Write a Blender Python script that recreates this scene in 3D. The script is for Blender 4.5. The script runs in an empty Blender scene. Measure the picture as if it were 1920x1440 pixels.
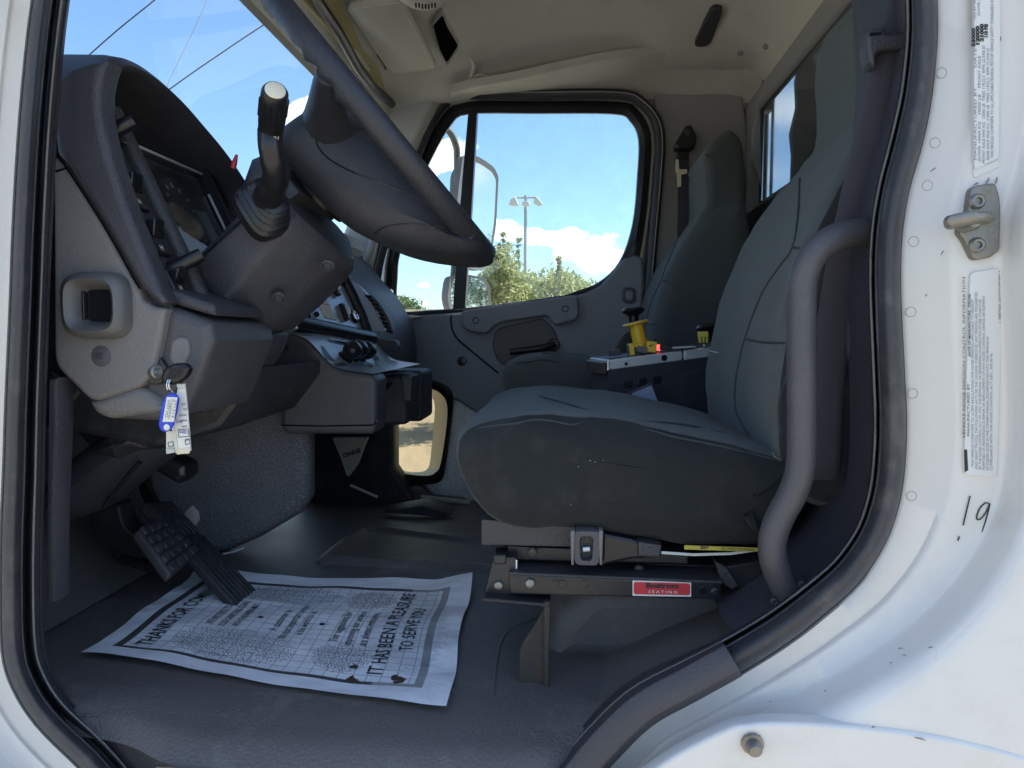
import bpy, bmesh, math, random
import numpy as np
from mathutils import Vector, Matrix
from mathutils.geometry import delaunay_2d_cdt
random.seed(7)
S = bpy.context.scene
COL = S.collection
R = math.radians

# ------------------------------------------------------------------ camera, sky, sun, exposure
CAM = Vector((0.0, 0.0, 1.6))
YAW, PITCH, F = 4.29, -4.08, 1333.0
ROT = Matrix.Rotation(R(YAW), 3, 'Z') @ Matrix.Rotation(R(90 + PITCH), 3, 'X')
cam = bpy.data.objects.new('camera', bpy.data.cameras.new('camera'))
cam.location = CAM
cam.rotation_euler = (R(90 + PITCH), 0, R(YAW))
cam.data.sensor_width = 36
cam.data.lens = F / 1920 * 36
cam.data.clip_start = 0.02
cam.data.clip_end = 3000
COL.objects.link(cam)
S.camera = cam
S.render.resolution_x, S.render.resolution_y = 1024, 768
vs = S.view_settings
vs.view_transform = 'Standard'
vs.look = 'None'
vs.gamma = 1
vs.use_curve_mapping = False
vs.exposure = 1.66
S.cycles.use_denoising = True
S.cycles.max_bounces = 14
S.cycles.diffuse_bounces = 8
S.cycles.glossy_bounces = 5
S.cycles.transparent_max_bounces = 24
S.cycles.caustics_reflective = False
S.cycles.caustics_refractive = False

SUN_EL, SUN_AZ = 54.0, 76.0          # azimuth measured from +Y towards +X
sd = Vector((math.sin(R(SUN_AZ)) * math.cos(R(SUN_EL)), math.cos(R(SUN_AZ)) * math.cos(R(SUN_EL)), math.sin(R(SUN_EL))))
sun = bpy.data.objects.new('sun', bpy.data.lights.new('sun', 'SUN'))
sun.data.energy = 4.5
sun.data.angle = R(0.5)
sun.data.color = (1.0, 0.95, 0.86)
sun.rotation_euler = sd.to_track_quat('Z', 'Y').to_euler()
sun.location = (5, 3, 8)
COL.objects.link(sun)


class NT:
    """small node-tree writer"""
    def __init__(s, tree):
        s.t = tree
        s.n = tree.nodes
        s.n.clear()

    def add(s, kind, **kw):
        n = s.n.new(kind)
        for k, v in kw.items():
            if k == 'ins':
                for a, b in v.items():
                    if isinstance(b, bpy.types.NodeSocket):
                        s.t.links.new(b, n.inputs[a])
                    else:
                        n.inputs[a].default_value = b
            else:
                setattr(n, k, v)
        return n

    def math(s, op, a, b=0.0, c=None, clamp=False):
        ins = {0: a, 1: b}
        if c is not None:
            ins[2] = c
        return s.add('ShaderNodeMath', operation=op, use_clamp=clamp, ins=ins).outputs[0]

    def ramp(s, fac, stops):
        n = s.add('ShaderNodeValToRGB', ins={0: fac})
        e = n.color_ramp.elements
        while len(e) < len(stops):
            e.new(0.5)
        for el, (p, c) in zip(e, stops):
            el.position = p
            el.color = c if len(c) == 4 else (*c, 1)
        return n.outputs[0]

    def mix(s, fac, a, b):
        n = s.add('ShaderNodeMix', data_type='RGBA')
        for i, v in ((0, fac), (6, a), (7, b)):
            if isinstance(v, bpy.types.NodeSocket):
                s.t.links.new(v, n.inputs[i])
            elif isinstance(v, (int, float)):
                n.inputs[i].default_value = v
            else:
                n.inputs[i].default_value = v if len(v) == 4 else (*v, 1)
        return n.outputs[2]


SKY_STRENGTH = 0.082
w = bpy.data.worlds.new('World')
S.world = w
w.use_nodes = True
T = NT(w.node_tree)
sky = T.add('ShaderNodeTexSky', sky_type='NISHITA', sun_disc=False, sun_elevation=R(SUN_EL), sun_rotation=R(SUN_AZ),
            air_density=1.0, dust_density=0.6, ozone_density=1.6)
tc = T.add('ShaderNodeTexCoord')
sep = T.add('ShaderNodeSeparateXYZ', ins={0: tc.outputs['Generated']})
# the fair-weather clouds: soft seeds in given compass directions, broken up by fractal noise
ysafe = T.math('MAXIMUM', sep.outputs[1], 0.02)
u = T.math('DIVIDE', sep.outputs[0], ysafe)
v = T.math('DIVIDE', sep.outputs[2], ysafe)


def dir_uv(px, py):
    d = ROT @ Vector(((px - 960) / F, -(py - 720) / F, -1))
    return d.x / d.y, d.z / d.y


nz = T.add('ShaderNodeTexNoise', ins={'Vector': tc.outputs['Generated'], 'Scale': 24.0, 'Detail': 10.0, 'Roughness': 0.6})
nz2 = T.add('ShaderNodeTexNoise', ins={'Vector': tc.outputs['Generated'], 'Scale': 2.4, 'Detail': 7.0, 'Roughness': 0.55})
acc = None
for px, py, wx, wy, amp in [(1105, 462, 62, 36, 1.0), (1075, 448, 30, 20, .5), (1130, 492, 60, 25, .8), (985, 440, 48, 14, .9), (945, 425, 40, 22, .9),
                            (850, 285, 52, 34, 1.0), (790, 300, 50, 30, .8), (575, 212, 66, 30, 1.2), (540, 240, 40, 16, .7), (795, 535, 28, 11, .7),
                            (800, 568, 30, 12, .7), (1000, 452, 50, 14, .6), (610, 222, 70, 24, .8), (700, 330, 90, 30, .8), (430, 320, 22, 12, .5),
                            (940, 505, 60, 20, .6), (1190, 520, 60, 20, .5), (400, 195, 40, 8, .25)]:
    cu, cv = dir_uv(px, py)
    du = T.math('DIVIDE', T.math('SUBTRACT', u, cu), wx / F)
    dv = T.math('DIVIDE', T.math('SUBTRACT', v, cv), wy / F)
    rr = T.math('ADD', T.math('MULTIPLY', du, du), T.math('MULTIPLY', dv, dv))
    g = T.math('MULTIPLY', T.math('EXPONENT', T.math('MULTIPLY', rr, -1.0)), amp)
    acc = g if acc is None else T.math('ADD', acc, g)
front = T.math('GREATER_THAN', sep.outputs[1], 0.25)
seeds = T.math('MULTIPLY', T.math('MINIMUM', acc, 1.0), front)
m1 = T.math('ADD', T.math('MULTIPLY', seeds, 0.75), T.math('MULTIPLY', T.math('SUBTRACT', nz.outputs[0], 0.5), 1.25))
away = T.math('LESS_THAN', sep.outputs[1], 0.25)
m2 = T.math('MULTIPLY', T.math('SUBTRACT', nz2.outputs[0], 0.02), away)
mask = T.math('ADD', T.ramp(m1, [(0.40, (0, 0, 0)), (0.50, (1, 1, 1))]), T.ramp(m2, [(0.52, (0, 0, 0)), (0.66, (1, 1, 1))]), clamp=True)
shade = T.ramp(nz.outputs[0], [(0.35, (0.62, 0.68, 0.78)), (0.62, (1.0, 0.985, 0.96))])
cloudc = T.add('ShaderNodeVectorMath', operation='SCALE', ins={0: shade, 'Scale': 8.2})
skyc = T.add('ShaderNodeVectorMath', operation='MULTIPLY', ins={0: sky.outputs[0], 1: (0.86, 1.0, 1.12)}).outputs[0]
col = T.mix(T.math('MULTIPLY', mask, 0.95), skyc, cloudc.outputs[0])
bg = T.add('ShaderNodeBackground', ins={'Color': col, 'Strength': SKY_STRENGTH})
T.add('ShaderNodeOutputWorld', ins={0: bg.outputs[0]})


# ------------------------------------------------------------------ helpers
def P(px, py, Y):
    """the point at distance Y into the cab that the photograph shows at pixel px, py (1920 x 1440)"""
    d = ROT @ Vector(((px - 960) / F, -(py - 720) / F, -1))
    return CAM + d * (Y / d.y)


def PZ(px, py, z):
    d = ROT @ Vector(((px - 960) / F, -(py - 720) / F, -1))
    return CAM + d * ((z - CAM.z) / d.z)


def PX(px, py, x):
    d = ROT @ Vector(((px - 960) / F, -(py - 720) / F, -1))
    return CAM + d * ((x - CAM.x) / d.x)


def XZ(pts, Y):
    """pixels traced at distance Y -> list of (x, z)"""
    return [(p.x, p.z) for p in (P(a, b, Y) for a, b in pts)]


def cr(pts, per=6, closed=False):
    """catmull-rom resampling of a list of tuples / vectors"""
    pts = [Vector(p) for p in pts]
    n = len(pts)
    out = []
    segs = n if closed else n - 1
    for i in range(segs):
        if closed:
            a, b, c, d = pts[(i - 1) % n], pts[i], pts[(i + 1) % n], pts[(i + 2) % n]
        else:
            a, b, c, d = pts[max(i - 1, 0)], pts[i], pts[i + 1], pts[min(i + 2, n - 1)]
        for k in range(per):
            t = k / per
            out.append(0.5 * ((2 * b) + (c - a) * t + (2 * a - 5 * b + 4 * c - d) * t * t + (3 * b - a - 3 * c + d) * t ** 3))
    if not closed:
        out.append(pts[-1])
    return out


def rnd(pts, r=0.25, n=3):
    """round the corners of a closed 2D polygon; r = share of the shorter adjoining edge, or absolute length when > 1"""
    pts = [Vector(p) for p in pts]
    out = []
    N = len(pts)
    for i in range(N):
        a, b, c = pts[i - 1], pts[i], pts[(i + 1) % N]
        la, lc = (a - b).length, (c - b).length
        d = min(r if r > 1 else r * min(la, lc), 0.49 * la, 0.49 * lc)
        p0, p1 = b + (a - b) * (d / max(la, 1e-9)), b + (c - b) * (d / max(lc, 1e-9))
        for k in range(n + 1):
            t = k / n
            out.append((1 - t) ** 2 * p0 + 2 * t * (1 - t) * b + t * t * p1)
    return [tuple(p) for p in out]


def offset2(poly, d):
    """inward offset (d > 0) of a closed 2D polygon. A plain inward distance walks every vertex away from the outline until it is d inside it
    (or on the middle line where the shape is narrower), so that thin ends never fold over; a list or an outward distance is a mitred offset."""
    if not isinstance(d, (list, tuple)):
        if abs(d) < 1e-9:
            return [(p[0], p[1]) for p in poly]
        if d > 0:
            return _inset(poly, d)
    P2 = [Vector((p[0], p[1])) for p in poly]
    n = len(P2)
    area = sum(P2[i].x * P2[(i + 1) % n].y - P2[(i + 1) % n].x * P2[i].y for i in range(n))
    sg = 1 if area > 0 else -1
    out = []
    for i in range(n):
        e1, e2 = P2[i] - P2[i - 1], P2[(i + 1) % n] - P2[i]
        n1 = Vector((-e1.y, e1.x)).normalized() if e1.length > 1e-9 else Vector((0, 0))
        n2 = Vector((-e2.y, e2.x)).normalized() if e2.length > 1e-9 else n1
        m = n1 + n2
        if m.length < 1e-6:
            m = n1.copy()
        m.normalize()
        k = max(0.6, m.dot(n1)) if n1.length else 1
        dd = d[i] if isinstance(d, (list, tuple)) else d
        out.append(P2[i] + m * (sg * dd / k))
    return [(p.x, p.y) for p in out]


def _inset(poly, d):
    A = np.array([(p[0], p[1]) for p in poly], float)
    B = np.roll(A, -1, 0)
    E = B - A
    L2 = np.maximum((E ** 2).sum(1), 1e-18)
    area = (A[:, 0] * B[:, 1] - B[:, 0] * A[:, 1]).sum()
    nrm = np.stack([-E[:, 1], E[:, 0]], 1) * (1 if area > 0 else -1)
    nrm /= np.maximum(np.linalg.norm(nrm, axis=1, keepdims=True), 1e-12)
    vn = nrm + np.roll(nrm, 1, 0)
    vn /= np.maximum(np.linalg.norm(vn, axis=1, keepdims=True), 1e-12)
    X = A.copy()
    steps = 14
    for s in range(steps):
        X = X + vn * (d / steps)
        tgt = d * (s + 1) / steps
        for _ in range(3):
            W = X[:, None, :] - A[None]
            t = np.clip((W * E[None]).sum(2) / L2[None], 0, 1)
            Q = A[None] + t[..., None] * E[None]
            D = X[:, None, :] - Q
            dist = np.sqrt((D ** 2).sum(2))
            k = dist.argmin(1)
            ii = np.arange(len(X))
            dm = dist[ii, k]
            dv = D[ii, k]
            inside = (dv * nrm[k]).sum(1) >= -1e-9
            sd = np.where(inside, dm, -dm)
            push = np.where(inside[:, None], dv / np.maximum(dm, 1e-9)[:, None], nrm[k])
            push = np.where((dm < 1e-7)[:, None], nrm[k], push)
            X = X + push * np.clip(tgt - sd, -d / steps, d / steps)[:, None] * 0.7
    return [(float(a), float(b)) for a, b in X]


def finish(me, mat, smooth=35):
    if mat:
        for m_ in (mat if isinstance(mat, (list, tuple)) else [mat]):
            me.materials.append(m_)
    if smooth:
        me.polygons.foreach_set('use_smooth', [len(p.vertices) <= 4 for p in me.polygons])
        try:
            me.set_sharp_from_angle(angle=R(smooth))
        except Exception:
            pass
    me.update()


class Thing:
    """a top-level Empty at the thing's base; every part is built in world coordinates and stored relative to it"""
    def __init__(s, name, label, cat, loc, group=None):
        s.o = bpy.data.objects.new(name, None)
        s.o.empty_display_size = 0.05
        s.o.location = loc
        s.loc = Vector(loc)
        COL.objects.link(s.o)
        s.o['label'] = label
        s.o['category'] = cat
        if group:
            s.o['group'] = group


def mk(name, verts, faces, mat, parent=None, smooth=35, bevel=0, seg=2, subsurf=0, solid=0, label=None, fix=True, mats=None, capflat=False):
    """link ONE mesh object. parent: Thing, or a part (tuple object, Thing)"""
    me = bpy.data.meshes.new(name)
    th = parent if isinstance(parent, Thing) else (parent[1] if parent else None)
    off = th.loc if th else Vector((0, 0, 0))
    me.from_pydata([Vector(v_) - off for v_ in verts], [], faces)
    if fix:
        bm = bmesh.new()
        bm.from_mesh(me)
        if not mats:
            bmesh.ops.remove_doubles(bm, verts=bm.verts, dist=2e-6)
        bmesh.ops.recalc_face_normals(bm, faces=bm.faces)
        bm.to_mesh(me)
        bm.free()
    if mats:
        me.polygons.foreach_set('material_index', mats)
    finish(me, mat, smooth)
    if capflat:
        for p_ in me.polygons:
            if abs(p_.normal.y) > .9999:
                p_.use_smooth = False
    o = bpy.data.objects.new(name, me)
    COL.objects.link(o)
    if th:
        o.parent = parent[0] if isinstance(parent, tuple) else th.o
    if solid:
        m = o.modifiers.new('thickness', 'SOLIDIFY')
        m.thickness = solid
        m.offset = 0
    if bevel:
        m = o.modifiers.new('edge', 'BEVEL')
        m.width = bevel
        m.segments = seg
        m.limit_method = 'ANGLE'
        m.angle_limit = R(40)
        m.harden_normals = False
    if subsurf:
        m = o.modifiers.new('smooth', 'SUBSURF')
        m.levels = m.render_levels = subsurf
    if label:
        o['label'] = label
    return (o, th) if th else o


def loft(rings, closed=True, cap=True, loop=False):
    n = len(rings[0])
    V = [tuple(p) for r in rings for p in r]
    Fc = []
    m = len(rings)
    for i in range(m if loop else m - 1):
        for j in range(n if closed else n - 1):
            a, b = i * n + j, i * n + (j + 1) % n
            c, d = ((i + 1) % m) * n + (j + 1) % n, ((i + 1) % m) * n + j
            Fc.append((a, b, c, d))
    if cap and closed and not loop:
        Fc.append(tuple(range(n))[::-1])
        Fc.append(tuple((m - 1) * n + k for k in range(n)))
    return V, Fc


def puff_rings(poly, y0, y1, r, n=4, r2=None):
    """rounded slab: outline in (x, z), from y0 to y1, edges rounded with radius r"""
    r2 = r if r2 is None else r2
    rings = []
    for k in range(n + 1):
        a = math.pi / 2 * k / n
        q = offset2(poly, r * (1 - math.sin(a)))
        rings.append([(x, y0 + r * (1 - math.cos(a)), z) for x, z in q])
    for k in range(n + 1):
        a = math.pi / 2 * (1 - k / n)
        q = offset2(poly, r2 * (1 - math.sin(a)))
        rings.append([(x, y1 - r2 * (1 - math.cos(a)), z) for x, z in q])
    return rings


def cap_faces(ring):
    """robust triangles for a flat end in the x-z plane"""
    n = len(ring)
    v2 = [Vector((p[0], p[2])) for p in ring]
    vs_, _, fs, _, _, _ = delaunay_2d_cdt(v2, [(i, (i + 1) % n) for i in range(n)], [], 1, 1e-7)
    return [(v_.x, ring[0][1], v_.y) for v_ in vs_], [tuple(f) for f in fs]


def puff_geo(poly, y0, y1, r, n=4, r2=None):
    rings = puff_rings(poly, y0, y1, r, n, r2)
    V, Fc = loft(rings, True, False)
    return geo_join((V, Fc), cap_faces(rings[0]), cap_faces(rings[-1]))


def puff(name, poly, y0, y1, r, mat, parent, n=4, warp=None, r2=None, **kw):
    V, Fc = puff_geo(poly, y0, y1, r, n, r2)
    if warp:
        V = [warp(*p) for p in V]
    return mk(name, V, Fc, mat, parent, capflat=True, **kw)


def slab(name, px, Yref, y0, y1, mat, parent, r=0.004, round_=0.0, n=2, **kw):
    """polygon traced in the photograph at distance Yref, given depth y0..y1"""
    poly = XZ(px, Yref)
    if round_:
        poly = rnd(poly, round_, 4)
    return puff(name, poly, y0, y1, r, mat, parent, n=n, **kw)


def tube(name, pts, r, mat, parent, n=10, closed=False, cap=True, flat=None, up=None, **kw):
    V, Fc = tube_geo(pts, r, n, closed, cap, flat, up)
    return mk(name, V, Fc, mat, parent, **kw)


def tube_geo(pts, r, n=10, closed=False, cap=True, flat=None, up=None):
    pts = [Vector(p) for p in pts]
    m = len(pts)
    rings = []
    prev = None
    for i, p in enumerate(pts):
        if closed:
            t = (pts[(i + 1) % m] - pts[i - 1])
        else:
            t = pts[min(i + 1, m - 1)] - pts[max(i - 1, 0)]
        t.normalize()
        if up is not None:
            a = Vector(up)
            a = (a - t * a.dot(t)).normalized()
        elif prev is None:
            a = t.orthogonal().normalized()
        else:
            a = (prev - t * prev.dot(t)).normalized()
        prev = a
        b = t.cross(a)
        rr = r[i] if isinstance(r, (list, tuple)) else r
        f = flat if flat else 1.0
        rings.append([p + a * (rr * math.cos(2 * math.pi * k / n)) + b * (rr * f * math.sin(2 * math.pi * k / n)) for k in range(n)])
    if closed:
        return loft(rings, True, False, True)
    return loft(rings, True, cap)


def geo_join(*gs):
    V, Fc = [], []
    for a, b in gs:
        k = len(V)
        V += [tuple(x) for x in a]
        Fc += [tuple(i + k for i in f) for f in b]
    return V, Fc


def cyl_geo(p0, p1, r0, r1=None, n=16, cap=True):
    return tube_geo([p0, p1], [r0, r0 if r1 is None else r1], n, False, cap)


def cyl(name, p0, p1, r, mat, parent, r1=None, n=16, **kw):
    V, Fc = cyl_geo(p0, p1, r, r1, n)
    return mk(name, V, Fc, mat, parent, **kw)


def lathe_geo(base, axis, prof, n=20):
    """prof: list of (radius, height along the axis)"""
    base, axis = Vector(base), Vector(axis).normalized()
    a = axis.orthogonal().normalized()
    b = axis.cross(a)
    rings = [[base + axis * h + (a * math.cos(2 * math.pi * k / n) + b * math.sin(2 * math.pi * k / n)) * max(r, 1e-4) for k in range(n)] for r, h in prof]
    return loft(rings, True, True)


def lathe(name, base, axis, prof, mat, parent, n=20, **kw):
    V, Fc = lathe_geo(base, axis, prof, n)
    return mk(name, V, Fc, mat, parent, **kw)


def box_geo(c, s, rot=None):
    c = Vector(c)
    V = []
    for z in (-1, 1):
        for x, y in ((-1, -1), (1, -1), (1, 1), (-1, 1)):
            p = Vector((x * s[0] / 2, y * s[1] / 2, z * s[2] / 2))
            V.append(c + (rot @ p if rot else p))
    return V, [(0, 3, 2, 1), (4, 5, 6, 7), (0, 1, 5, 4), (1, 2, 6, 5), (2, 3, 7, 6), (3, 0, 4, 7)]


def box(name, c, s, mat, parent, rot=None, bevel=0.003, **kw):
    V, Fc = box_geo(c, s, rot)
    return mk(name, V, Fc, mat, parent, bevel=bevel, **kw)


def frame_of(d, up=(0, 0, 1)):
    """rotation whose X axis is d"""
    x = Vector(d).normalized()
    z = Vector(up) - x * Vector(up).dot(x)
    z.normalize()
    y = z.cross(x)
    return Matrix((x, y, z)).transposed()


def patch(grid, per=5):
    """smooth sheet through a grid of control points (rows of points)"""
    rows = [cr(r_, per) for r_ in grid]
    cols = list(zip(*rows))
    cols = [cr(c, per) for c in cols]
    return loft(cols, False, False)


def sheet(name, grid, mat, parent, per=5, solid=0, **kw):
    V, Fc = patch(grid, per)
    return mk(name, V, Fc, mat, parent, solid=solid, **kw)


def lettering(name, text, size, mat, parent, o, right, up, width=None, align='LEFT', spacing=1.0, fn=None, depth=0.0, res=2, shear=0, bold=0.0):
    """flat print: text as a mesh whose baseline starts at o and runs along `right`"""
    cu = bpy.data.curves.new(name, 'FONT')
    cu.body = text
    cu.size = size
    cu.resolution_u = res
    cu.space_character = spacing
    cu.shear = shear
    cu.offset = bold
    tmp = bpy.data.objects.new(name, cu)
    COL.objects.link(tmp)
    me = bpy.data.meshes.new_from_object(tmp)
    bpy.data.objects.remove(tmp)
    xs = [v_.co.x for v_ in me.vertices] or [0, 1]
    x0, x1 = min(xs), max(xs)
    k = width / (x1 - x0) if width else 1.0
    right, up, o = Vector(right).normalized(), Vector(up).normalized(), Vector(o)
    sh = {'LEFT': 0, 'CENTER': -(x1 - x0) * k / 2, 'RIGHT': -(x1 - x0) * k}[align]
    V = []
    for v_ in me.vertices:
        a, b = (v_.co.x - x0) * k + sh, v_.co.y
        V.append(fn(a, b) if fn else o + right * a + up * b)
    Fc = [tuple(p.vertices) for p in me.polygons]
    bpy.data.meshes.remove(me)
    return mk(name, V, Fc, mat, parent, smooth=0, fix=False)


def puffy(part, strength, size, name='cloth_unevenness'):
    """slight unevenness of stuffed cloth"""
    tx = bpy.data.textures.get(name) or bpy.data.textures.new(name, 'CLOUDS')
    tx.noise_scale = size
    tx.noise_depth = 3
    m = part[0].modifiers.new('uneven', 'DISPLACE')
    m.texture = tx
    m.texture_coords = 'LOCAL'
    m.strength = strength
    m.mid_level = 0.5


def drape(part, pix, lift=0.0008):
    """points of a traced line where it falls on the surface of a part already built"""
    bpy.context.view_layer.update()
    dg = bpy.context.evaluated_depsgraph_get()
    ev = part[0].evaluated_get(dg)
    inv = ev.matrix_world.inverted()
    out = []
    for px, py in pix:
        d = P(px, py, 1.0) - CAM
        d.normalize()
        ok, loc, nrm, _ = ev.ray_cast(inv @ CAM, (inv.to_3x3() @ d).normalized())
        if ok:
            out.append(ev.matrix_world @ loc - d * lift)
    return out


def seam(name, part, pix, r, mat, per=4, lift=0.0, **kw):
    pts = drape(part, [(p.x, p.y) for p in cr(pix, per)], lift)
    if len(pts) > 1:
        return tube(name, pts, r, mat, part, n=6, smooth=60, **kw)


def decal(name, part, pix, mat, lift=0.0012, thick=0.0006, **kw):
    """flat inlay lying on a surface already built, outlined in the photograph"""
    pts = drape(part, pix, lift)
    if len(pts) < 3:
        return None
    d = (sum(pts, Vector()) / len(pts) - CAM).normalized() * thick
    V, Fc = loft([[p + d for p in pts], pts], True, True)
    return mk(name, V, Fc, mat, part, **kw)


def copy_tree(o, parent=None):
    c = o.copy()
    COL.objects.link(c)
    c.parent = parent
    for ch in [x for x in bpy.data.objects if x.parent == o]:
        copy_tree(ch, c)
    return c


# ------------------------------------------------------------------ materials
MATS = {}


def material(name, color, rough=0.5, var=0.15, vscale=6.0, grain=0.0, gscale=600.0, metal=0.0, spec=0.5, speck=None, speck_amt=0.0, sheen=0.0,
             coat=0.0, emit=None, emit_s=0.0, dirt=None, dirt_amt=0.0, dirt_scale=5.0, rvar=0.1, wrinkle=0.0, wscale=40.0, weave=0.0, subs=0.0):
    m = bpy.data.materials.new(name)
    m.use_nodes = True
    t = NT(m.node_tree)
    tc_ = t.add('ShaderNodeTexCoord').outputs['Object']
    n1 = t.add('ShaderNodeTexNoise', ins={'Vector': tc_, 'Scale': vscale, 'Detail': 6.0, 'Roughness': 0.6}).outputs[0]
    c = t.mix(n1, tuple(x * (1 - var) for x in color), tuple(min(1, x * (1 + var)) for x in color))
    if speck:
        n2 = t.add('ShaderNodeTexNoise', ins={'Vector': tc_, 'Scale': gscale, 'Detail': 2.0}).outputs[0]
        c = t.mix(t.ramp(n2, [(0.5, (0, 0, 0)), (0.66, (speck_amt,) * 3)]), c, speck)
    if dirt:
        n3 = t.add('ShaderNodeTexNoise', ins={'Vector': tc_, 'Scale': dirt_scale, 'Detail': 9.0, 'Roughness': 0.7}).outputs[0]
        c = t.mix(t.ramp(n3, [(0.52, (0, 0, 0)), (0.72, (dirt_amt,) * 3)]), c, dirt)
    b = t.add('ShaderNodeBsdfPrincipled', ins={'Base Color': c, 'Metallic': metal, 'Specular IOR Level': spec})
    t.t.links.new(t.math('ADD', rough - rvar, t.math('MULTIPLY', n1, 2 * rvar), clamp=True), b.inputs['Roughness'])
    if sheen:
        b.inputs['Sheen Weight'].default_value = sheen
        b.inputs['Sheen Roughness'].default_value = 0.5
        b.inputs['Sheen Tint'].default_value = (0.7, 0.78, 0.78, 1)
    if coat:
        b.inputs['Coat Weight'].default_value = coat
        b.inputs['Coat Roughness'].default_value = 0.05
    if emit:
        b.inputs['Emission Color'].default_value = (*emit, 1)
        b.inputs['Emission Strength'].default_value = emit_s
    nrm = None
    if wrinkle:
        nw = t.add('ShaderNodeTexNoise', ins={'Vector': tc_, 'Scale': wscale, 'Detail': 4.0, 'Roughness': 0.55}).outputs[0]
        nrm = t.add('ShaderNodeBump', ins={'Height': nw, 'Strength': wrinkle, 'Distance': 0.01}).outputs[0]
    if grain:
        if weave:
            wv = t.add('ShaderNodeTexWave', ins={'Vector': tc_, 'Scale': gscale, 'Distortion': 3.0}).outputs[1]
            nv = t.add('ShaderNodeTexNoise', ins={'Vector': tc_, 'Scale': gscale, 'Detail': 3.0}).outputs[0]
            h = t.math('ADD', t.math('MULTIPLY', wv, 0.4), nv)
        else:
            h = t.add('ShaderNodeTexNoise', ins={'Vector': tc_, 'Scale': gscale, 'Detail': 3.0}).outputs[0]
        ins = {'Height': h, 'Strength': grain, 'Distance': 0.002}
        if nrm:
            ins['Normal'] = nrm
        nrm = t.add('ShaderNodeBump', ins=ins).outputs[0]
    if nrm:
        t.t.links.new(nrm, b.inputs['Normal'])
    t.add('ShaderNodeOutputMaterial', ins={0: b.outputs[0]})
    MATS[name] = m
    return m


def glass(name, tint=(0.93, 0.97, 0.97), dirt=0.04):
    m = bpy.data.materials.new(name)
    m.use_nodes = True
    t = NT(m.node_tree)
    bf = t.add('ShaderNodeNewGeometry').outputs['Backfacing']
    ior = t.math('SUBTRACT', 1.45, t.math('MULTIPLY', bf, 1.45 - 1 / 1.45))
    fr = t.add('ShaderNodeFresnel', ins={'IOR': ior}).outputs[0]
    tr = t.add('ShaderNodeBsdfTransparent', ins={0: (*tint, 1)}).outputs[0]
    gl = t.add('ShaderNodeBsdfGlossy', ins={'Roughness': 0.02}).outputs[0]
    df = t.add('ShaderNodeBsdfDiffuse', ins={0: (0.7, 0.7, 0.68, 1)}).outputs[0]
    tc_ = t.add('ShaderNodeTexCoord').outputs['Object']
    n = t.add('ShaderNodeTexNoise', ins={'Vector': tc_, 'Scale': 14.0, 'Detail': 8.0, 'Roughness': 0.75}).outputs[0]
    d = t.ramp(n, [(0.35, (dirt * 0.3,) * 3), (0.75, (dirt * 1.6,) * 3)])
    a = t.add('ShaderNodeMixShader', ins={0: fr, 1: tr, 2: gl}).outputs[0]
    b = t.add('ShaderNodeMixShader', ins={0: d, 1: a, 2: df}).outputs[0]
    t.add('ShaderNodeOutputMaterial', ins={0: b})
    MATS[name] = m
    return m


M = MATS
material('white_paint', (0.72, 0.70, 0.668), 0.3, 0.03, 3, grain=0.02, gscale=90, coat=0.5, dirt=(0.46, 0.43, 0.37), dirt_amt=0.3, dirt_scale=7)
material('black_rubber', (0.036, 0.036, 0.042), 0.5, 0.25, 9, grain=0.12, gscale=900, dirt=(0.16, 0.15, 0.14), dirt_amt=0.45, dirt_scale=22)
material('dark_plastic', (0.050, 0.050, 0.060), 0.5, 0.08, 5, grain=0.6, gscale=420, dirt=(0.12, 0.115, 0.11), dirt_amt=0.3, dirt_scale=9, rvar=.16)
material('smooth_black_plastic', (0.013, 0.013, 0.016), 0.32, 0.1, 5, grain=0.05, gscale=700)
material('grey_plastic', (0.185, 0.176, 0.170), 0.52, 0.07, 5, grain=0.6, gscale=420, dirt=(0.34, 0.32, 0.28), dirt_amt=0.2, dirt_scale=10)
material('mid_grey_plastic', (0.076, 0.074, 0.082), 0.5, 0.07, 5, grain=0.35, gscale=420, dirt=(0.22, 0.21, 0.2), dirt_amt=0.2, dirt_scale=10)
material('silver_panel', (0.45, 0.50, 0.55), 0.3, 0.05, 8, grain=0.06, gscale=800, metal=0.25)
material('vent_plastic', (0.11, 0.11, 0.11), 0.42, 0.12, 8, grain=0.1, gscale=900, dirt=(0.36, 0.30, 0.22), dirt_amt=0.5, dirt_scale=9)
material('fabric', (0.100, 0.112, 0.113), 0.95, 0.16, 10, grain=0.5, gscale=620, sheen=0.2, spec=0.15, weave=1, dirt=(0.12, 0.135, 0.135), dirt_amt=0.35, dirt_scale=14, wrinkle=0.3, wscale=13)
material('worn_side_fabric', (0.027, 0.029, 0.030), 0.9, 0.28, 12, grain=0.5, gscale=620, sheen=0.12, spec=0.2, weave=1, dirt=(0.095, 0.092, 0.086), dirt_amt=0.4, dirt_scale=11, wrinkle=0.35, wscale=12)
material('stitching', (0.035, 0.045, 0.05), 0.9, 0.1)
material('headliner', (0.66, 0.64, 0.575), 0.95, 0.06, 4, grain=0.4, gscale=520, spec=0.1, dirt=(0.30, 0.27, 0.2), dirt_amt=0.25, dirt_scale=6)
material('header_trim', (0.74, 0.735, 0.64), 0.7, 0.08, 12, grain=0.2, gscale=700, dirt=(0.4, 0.36, 0.2), dirt_amt=0.4, dirt_scale=16)
material('yellowed_cloth', (0.52, 0.47, 0.24), 0.9, 0.2, 14, grain=0.4, gscale=900, wrinkle=0.5, wscale=28)
material('visor_vinyl', (0.60, 0.585, 0.50), 0.6, 0.05, 5, grain=1.0, gscale=150, wrinkle=0.12, wscale=60)
material('pillar_trim', (0.46, 0.47, 0.45), 0.6, 0.06, 5, grain=0.2, gscale=900)
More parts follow.
